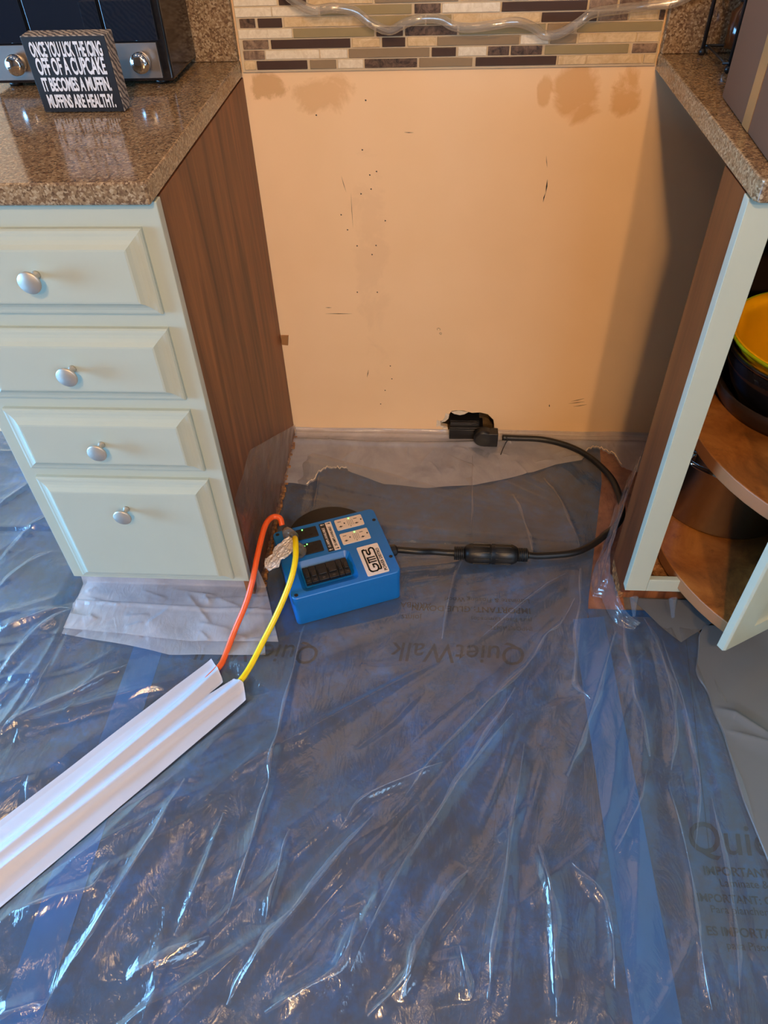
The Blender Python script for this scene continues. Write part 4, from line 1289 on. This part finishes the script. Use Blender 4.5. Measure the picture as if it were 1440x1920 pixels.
# foil tag wrapped round the yellow cord
def foil_grid():
    n1, n2 = 26, 40
    S, T = np.meshgrid(np.linspace(-1, 1, n1), np.linspace(0, 1, n2))
    w = np.interp(T, [0, .15, .3, .55, .6, .8, 1], [.010, .017, .020, .018, .013, .021, .006])
    c = np.interp(T, [0, 1], [0, 1])
    X_ = 0.088 - 0.048 * c + S * w * 0.8
    Y_ = -0.522 - 0.066 * c - S * w * 0.55
    Z_ = 0.134 - 0.022 * c + 0.008 * (vnoise(S, T, 21, 9) - .5) + 0.002 * (vnoise(S, T, 22, 20) - .5)
    return X_, Y_, Z_
fo = grid('foil_tag', *foil_grid(), M['foil'], yc)
child_local(fo, yc)['label'] = 'crinkled silver foil tag'
fo.modifiers.new('sol', 'SOLIDIFY').thickness = 0.0008

# ------------------------------------------------------------------ white cord cover strip
n1, n2 = 120, 260
tv = np.linspace(0, 0.128, n1)
sv = np.concatenate([np.linspace(0, 0.15, 110), np.linspace(0.153, 1.25, n2 - 110)])
TT, SS = np.meshgrid(tv, sv)
c1 = np.interp(SS, [0, .1, .4, 1.3], [0.038, 0.047, 0.056, 0.060])
c2 = np.interp(SS, [0, .1, .4, 1.3], [0.093, 0.089, 0.083, 0.082])
Zt = 0.004 + 0.0125 * np.exp(-(np.abs(TT - c1) / 0.013) ** 1.7) + 0.0125 * np.exp(-(np.abs(TT - c2) / 0.013) ** 1.7)
Zt += 0.0016 * np.abs(vnoise(TT * 60, SS * 2.2 + TT * 6, 31, 1.0) - 0.5) * 2 + 0.003 * np.exp(-((TT - 0.070) / 0.006) ** 2) * np.exp(-SS / 0.25)
Zt += 0.0012 * np.exp(-((TT - 0.105 + 0.05 * SS) / 0.003) ** 2) + 0.0012 * np.exp(-((TT - 0.028 - 0.03 * SS) / 0.003) ** 2)
Zt += 0.0035 * vnoise(TT * 5, SS, 33, 9, 1.0) + 0.002 * np.exp(-SS / 0.006)
# angular dip between the two tongues at the end
notch = (SS < 0.045) & (np.abs(TT - 0.066 - (0.02 - SS) * 0.12) < 0.006 * (1 - SS / 0.045))
tip = np.interp(TT, [0, 0.030, 0.055, 0.066, 0.072, 0.100, 0.128], [0.000, 0.006, 0.014, 0.020, 0.000, -0.006, 0.012])
S2 = SS + tip * np.exp(-SS / 0.05)
wid = 1 + 0.09 * SS
XX = TE0[0] + TD[0] * S2 + TN[0] * ((TT - 0.064) * wid + 0.064)
YY = TE0[1] + TD[1] * S2 + TN[1] * ((TT - 0.064) * wid + 0.064)
cc = grid('cord_cover_strip', XX, YY, Zt, M['whitefilm'], None, ~notch)
tag(cc, 'long white film strip taped down over the orange and yellow cords on the floor', 'cord cover')

# ------------------------------------------------------------------ toaster oven
to = thing('toaster_oven', (-0.235, -0.10, 0.9105), 'black and steel countertop toaster oven with glass doors behind the block sign', 'toaster oven')
OX0, OX1, OY0, OY1 = -0.405, -0.078, -0.178, -0.022
def po(o):
    return child_local(o, to)
po(box('housing', (OX0, OY0, 0.918), (OX1, OY1, 1.16), M['ovenblack'], to, bevel=0.006, seg=3))
for x in (OX0 + .03, OX1 - .03):
    for y in (OY0 + .025, OY1 - .025):
        po(lathe('foot', [(0, 0.9107), (0.011, 0.9107), (0.012, 0.9178), (0, 0.9178)], M['rubber'], to, TR(x, y, 0), 16))
po(box('control_strip', (OX0 + .012, OY0 - 0.004, 0.924), (OX1 - 0.018, OY0 - .0002, 0.977), M['brushed'], to, bevel=0.001))['label'] = 'brushed steel control strip'
for a, b in ((OX0 + .005, -0.310), (-0.304, -0.181), (-0.175, OX1 - .012)):
    d = po(box('glass_door', (a, OY0 - 0.006, 0.980), (b, OY0 - .0002, 1.15), M['glassdark'], to, bevel=0.001))
    d['label'] = 'dark mirror-like glass panel'
for x in (-0.3425, -0.1245):
    k = po(lathe('knob', [(0, 0), (0.013, 0), (0.015, 0.004), (0.0165, 0.014), (0.0155, 0.020), (0.010, 0.0235), (0, 0.0245)], M['chrome'], to, TR(x, OY0 - 0.0042, 0.951) @ RX(PI / 2), 28))
    k['label'] = 'shiny chrome control knob'

# ------------------------------------------------------------------ block sign
sg = thing('block_sign', (-0.189, -0.318, 0.9105), 'small black wooden block sign with white cupcake and muffin lettering', 'sign')
SW, SHH, SD = 0.133, 0.107, 0.032
S4 = TR(-0.189, -0.3195, 0.9105) @ RZ(-0.01) @ RX(0.04)
bm = bmesh.new()
add_box(bm, (-SW / 2, 0.001, 0.0008), (SW / 2, SD, SHH), 0, S4)
child_local(bm_obj('block', bm, M['signside'], sg, bevel=0.0012), sg)
bm = bmesh.new()
add_box(bm, (-SW / 2 + .001, -0.0004, 0.0018), (SW / 2 - .001, 0.0012, SHH - .001), 0, S4)
face = child_local(bm_obj('face', bm, M['signblack'], sg, bevel=0.0004), sg)
lines = [('ONCE YOU LICK THE ICING', 0.0800, 0.0175, 0.113), ('OFF OF A CUPCAKE', 0.0555, 0.0205, 0.110), ('IT BECOMES A MUFFIN.', 0.0325, 0.0165, 0.110), ('MUFFINS ARE HEALTHY.', 0.0085, 0.0165, 0.110)]
for s, z, hgt, wd in lines:
    o = text('lettering', s, hgt / 0.64, M['chalk'], Matrix.Identity(4), face, bold=0.0009, depth=0.0002, space=0.98)
    xs_ = [v.co.x for v in o.data.vertices]
    wx = max(xs_) - min(xs_)
    o.data.transform(S4 @ TR(-wd / 2, -0.0007, z) @ RX(PI / 2) @ Matrix.Diagonal((wd / wx, 1, 1, 1)))
    child_local(o, sg)

# ------------------------------------------------------------------ clear tubing in front of the backsplash
TP = [(0.06, 1.07), (0.093, 1.031), (0.114, 1.009), (0.15, 0.993), (0.189, 0.995), (0.226, 0.988), (0.254, 0.969), (0.287, 0.958), (0.316, 0.97), (0.345, 0.976), (0.378, 0.973), (0.402, 0.962), (0.43, 0.96), (0.468, 0.964), (0.51, 0.968), (0.544, 0.958), (0.566, 0.945), (0.592, 0.949), (0.622, 0.966), (0.643, 0.978), (0.688, 0.982), (0.737, 0.986), (0.789, 0.994), (0.826, 1.019), (0.87, 1.05)]
tb = tube('clear_tubing', [(x, -0.036 + 0.006 * math.sin(i * 1.3), z) for i, (x, z) in enumerate(TP)], 0.0078, M['tubing'], None, 14, 6)
tag(tb, 'wavy clear plastic tubing hanging in front of the mosaic tiles', 'tubing')
tbi = tube('bore', [(x, -0.036 + 0.006 * math.sin(i * 1.3), z) for i, (x, z) in enumerate(TP)], 0.0030, M['tubing'], tb, 10, 6)

# ------------------------------------------------------------------ wire rack and carton on the right counter
rk = thing('wire_rack', (0.90, -0.10, 0.9105), 'black wire countertop rack holding brown bottles near the right granite upstand', 'rack')
bm = bmesh.new()
def rod(a, b, r=0.0032):
    add_tube(bm, [Vector(a), Vector(b)], r, 8)
for x, y in ((0.848, -0.033), (0.862, -0.150), (1.02, -0.033), (1.02, -0.150)):
    rod((x, y, 0.914), (x, y, 1.20))
for z in (0.925, 1.02, 1.12):
    for y in (-0.033, -0.150):
        rod((0.85, y, z), (1.02, y, z), 0.0025)
    for x in (0.855, 0.91, 0.965, 1.02):
        rod((x, -0.150, z), (x, -0.033, z), 0.002)
child_local(bm_obj('frame', bm, M['black'], rk, smooth=True), rk)
for x, y in ((0.848, -0.033), (0.862, -0.150), (1.02, -0.033), (1.02, -0.150)):
    child_local(lathe('foot', [(0, 0.9105), (0.005, 0.9115), (0.0065, 0.916), (0.005, 0.9205), (0, 0.922)], M['black'], rk, TR(x, y, 0), 16), rk)
for i, (x, y, h, lab) in enumerate([(0.895, -0.065, 0.075, 'short brown bottle at the back left of the wire rack'), (0.905, -0.118, 0.070, 'short brown bottle at the front left of the wire rack'), (0.965, -0.09, 0.08, 'brown bottle deeper in the wire rack beside the taupe carton')]):
    b = thing('spice_bottle', (x, y, 0.9285), lab, 'bottle', 'brown bottles in the wire rack')
    lathe('glass', [(0, 0), (0.021, 0), (0.022, 0.003), (0.022, h * .7), (0.012, h * .82), (0.012, h * .9), (0, h * .9)], M['brownglass'], b, n=24)
    lathe('cap', [(0, h * .9), (0.0135, h * .9), (0.0135, h), (0, h)], M['black'], b, n=20)
wt = box('notepad', (0.868, -0.215, 0.9107), (0.93, -0.160, 0.925), M['whiteplastic'], bevel=0.001)
tag(wt, 'small white block lying between the wire rack and the taupe carton', 'block')

ct = thing('cardboard_carton', (0.95, -0.45, 0.9105), 'tall taupe cardboard carton standing on the right counter edge', 'box', rotz=0.0)
cpts = [(0.800, -0.625), (1.06, -0.600), (1.09, -0.275), (0.818, -0.285)]
child_local(prism('body', cpts, 0.9108, 1.42, M['carton'], ct, bevel=0.002), ct)
va, vb_ = Vector((0.800, -0.625, 0)), Vector((0.818, -0.285, 0))
def on(f):
    return va.lerp(vb_, f)
nrm = Vector((-(vb_ - va).y, (vb_ - va).x, 0)).normalized()
bm = bmesh.new()
p, q = on(0.50), on(0.60)
add_prism(bm, [(p.x, p.y), (q.x, q.y), (q.x + nrm.x * .0008, q.y + nrm.y * .0008), (p.x + nrm.x * .0008, p.y + nrm.y * .0008)], 0.912, 1.419)
tp_ = child_local(bm_obj('packing_tape', bm, M['tape'], ct), ct)
tp_['label'] = 'glossy tan packing tape'
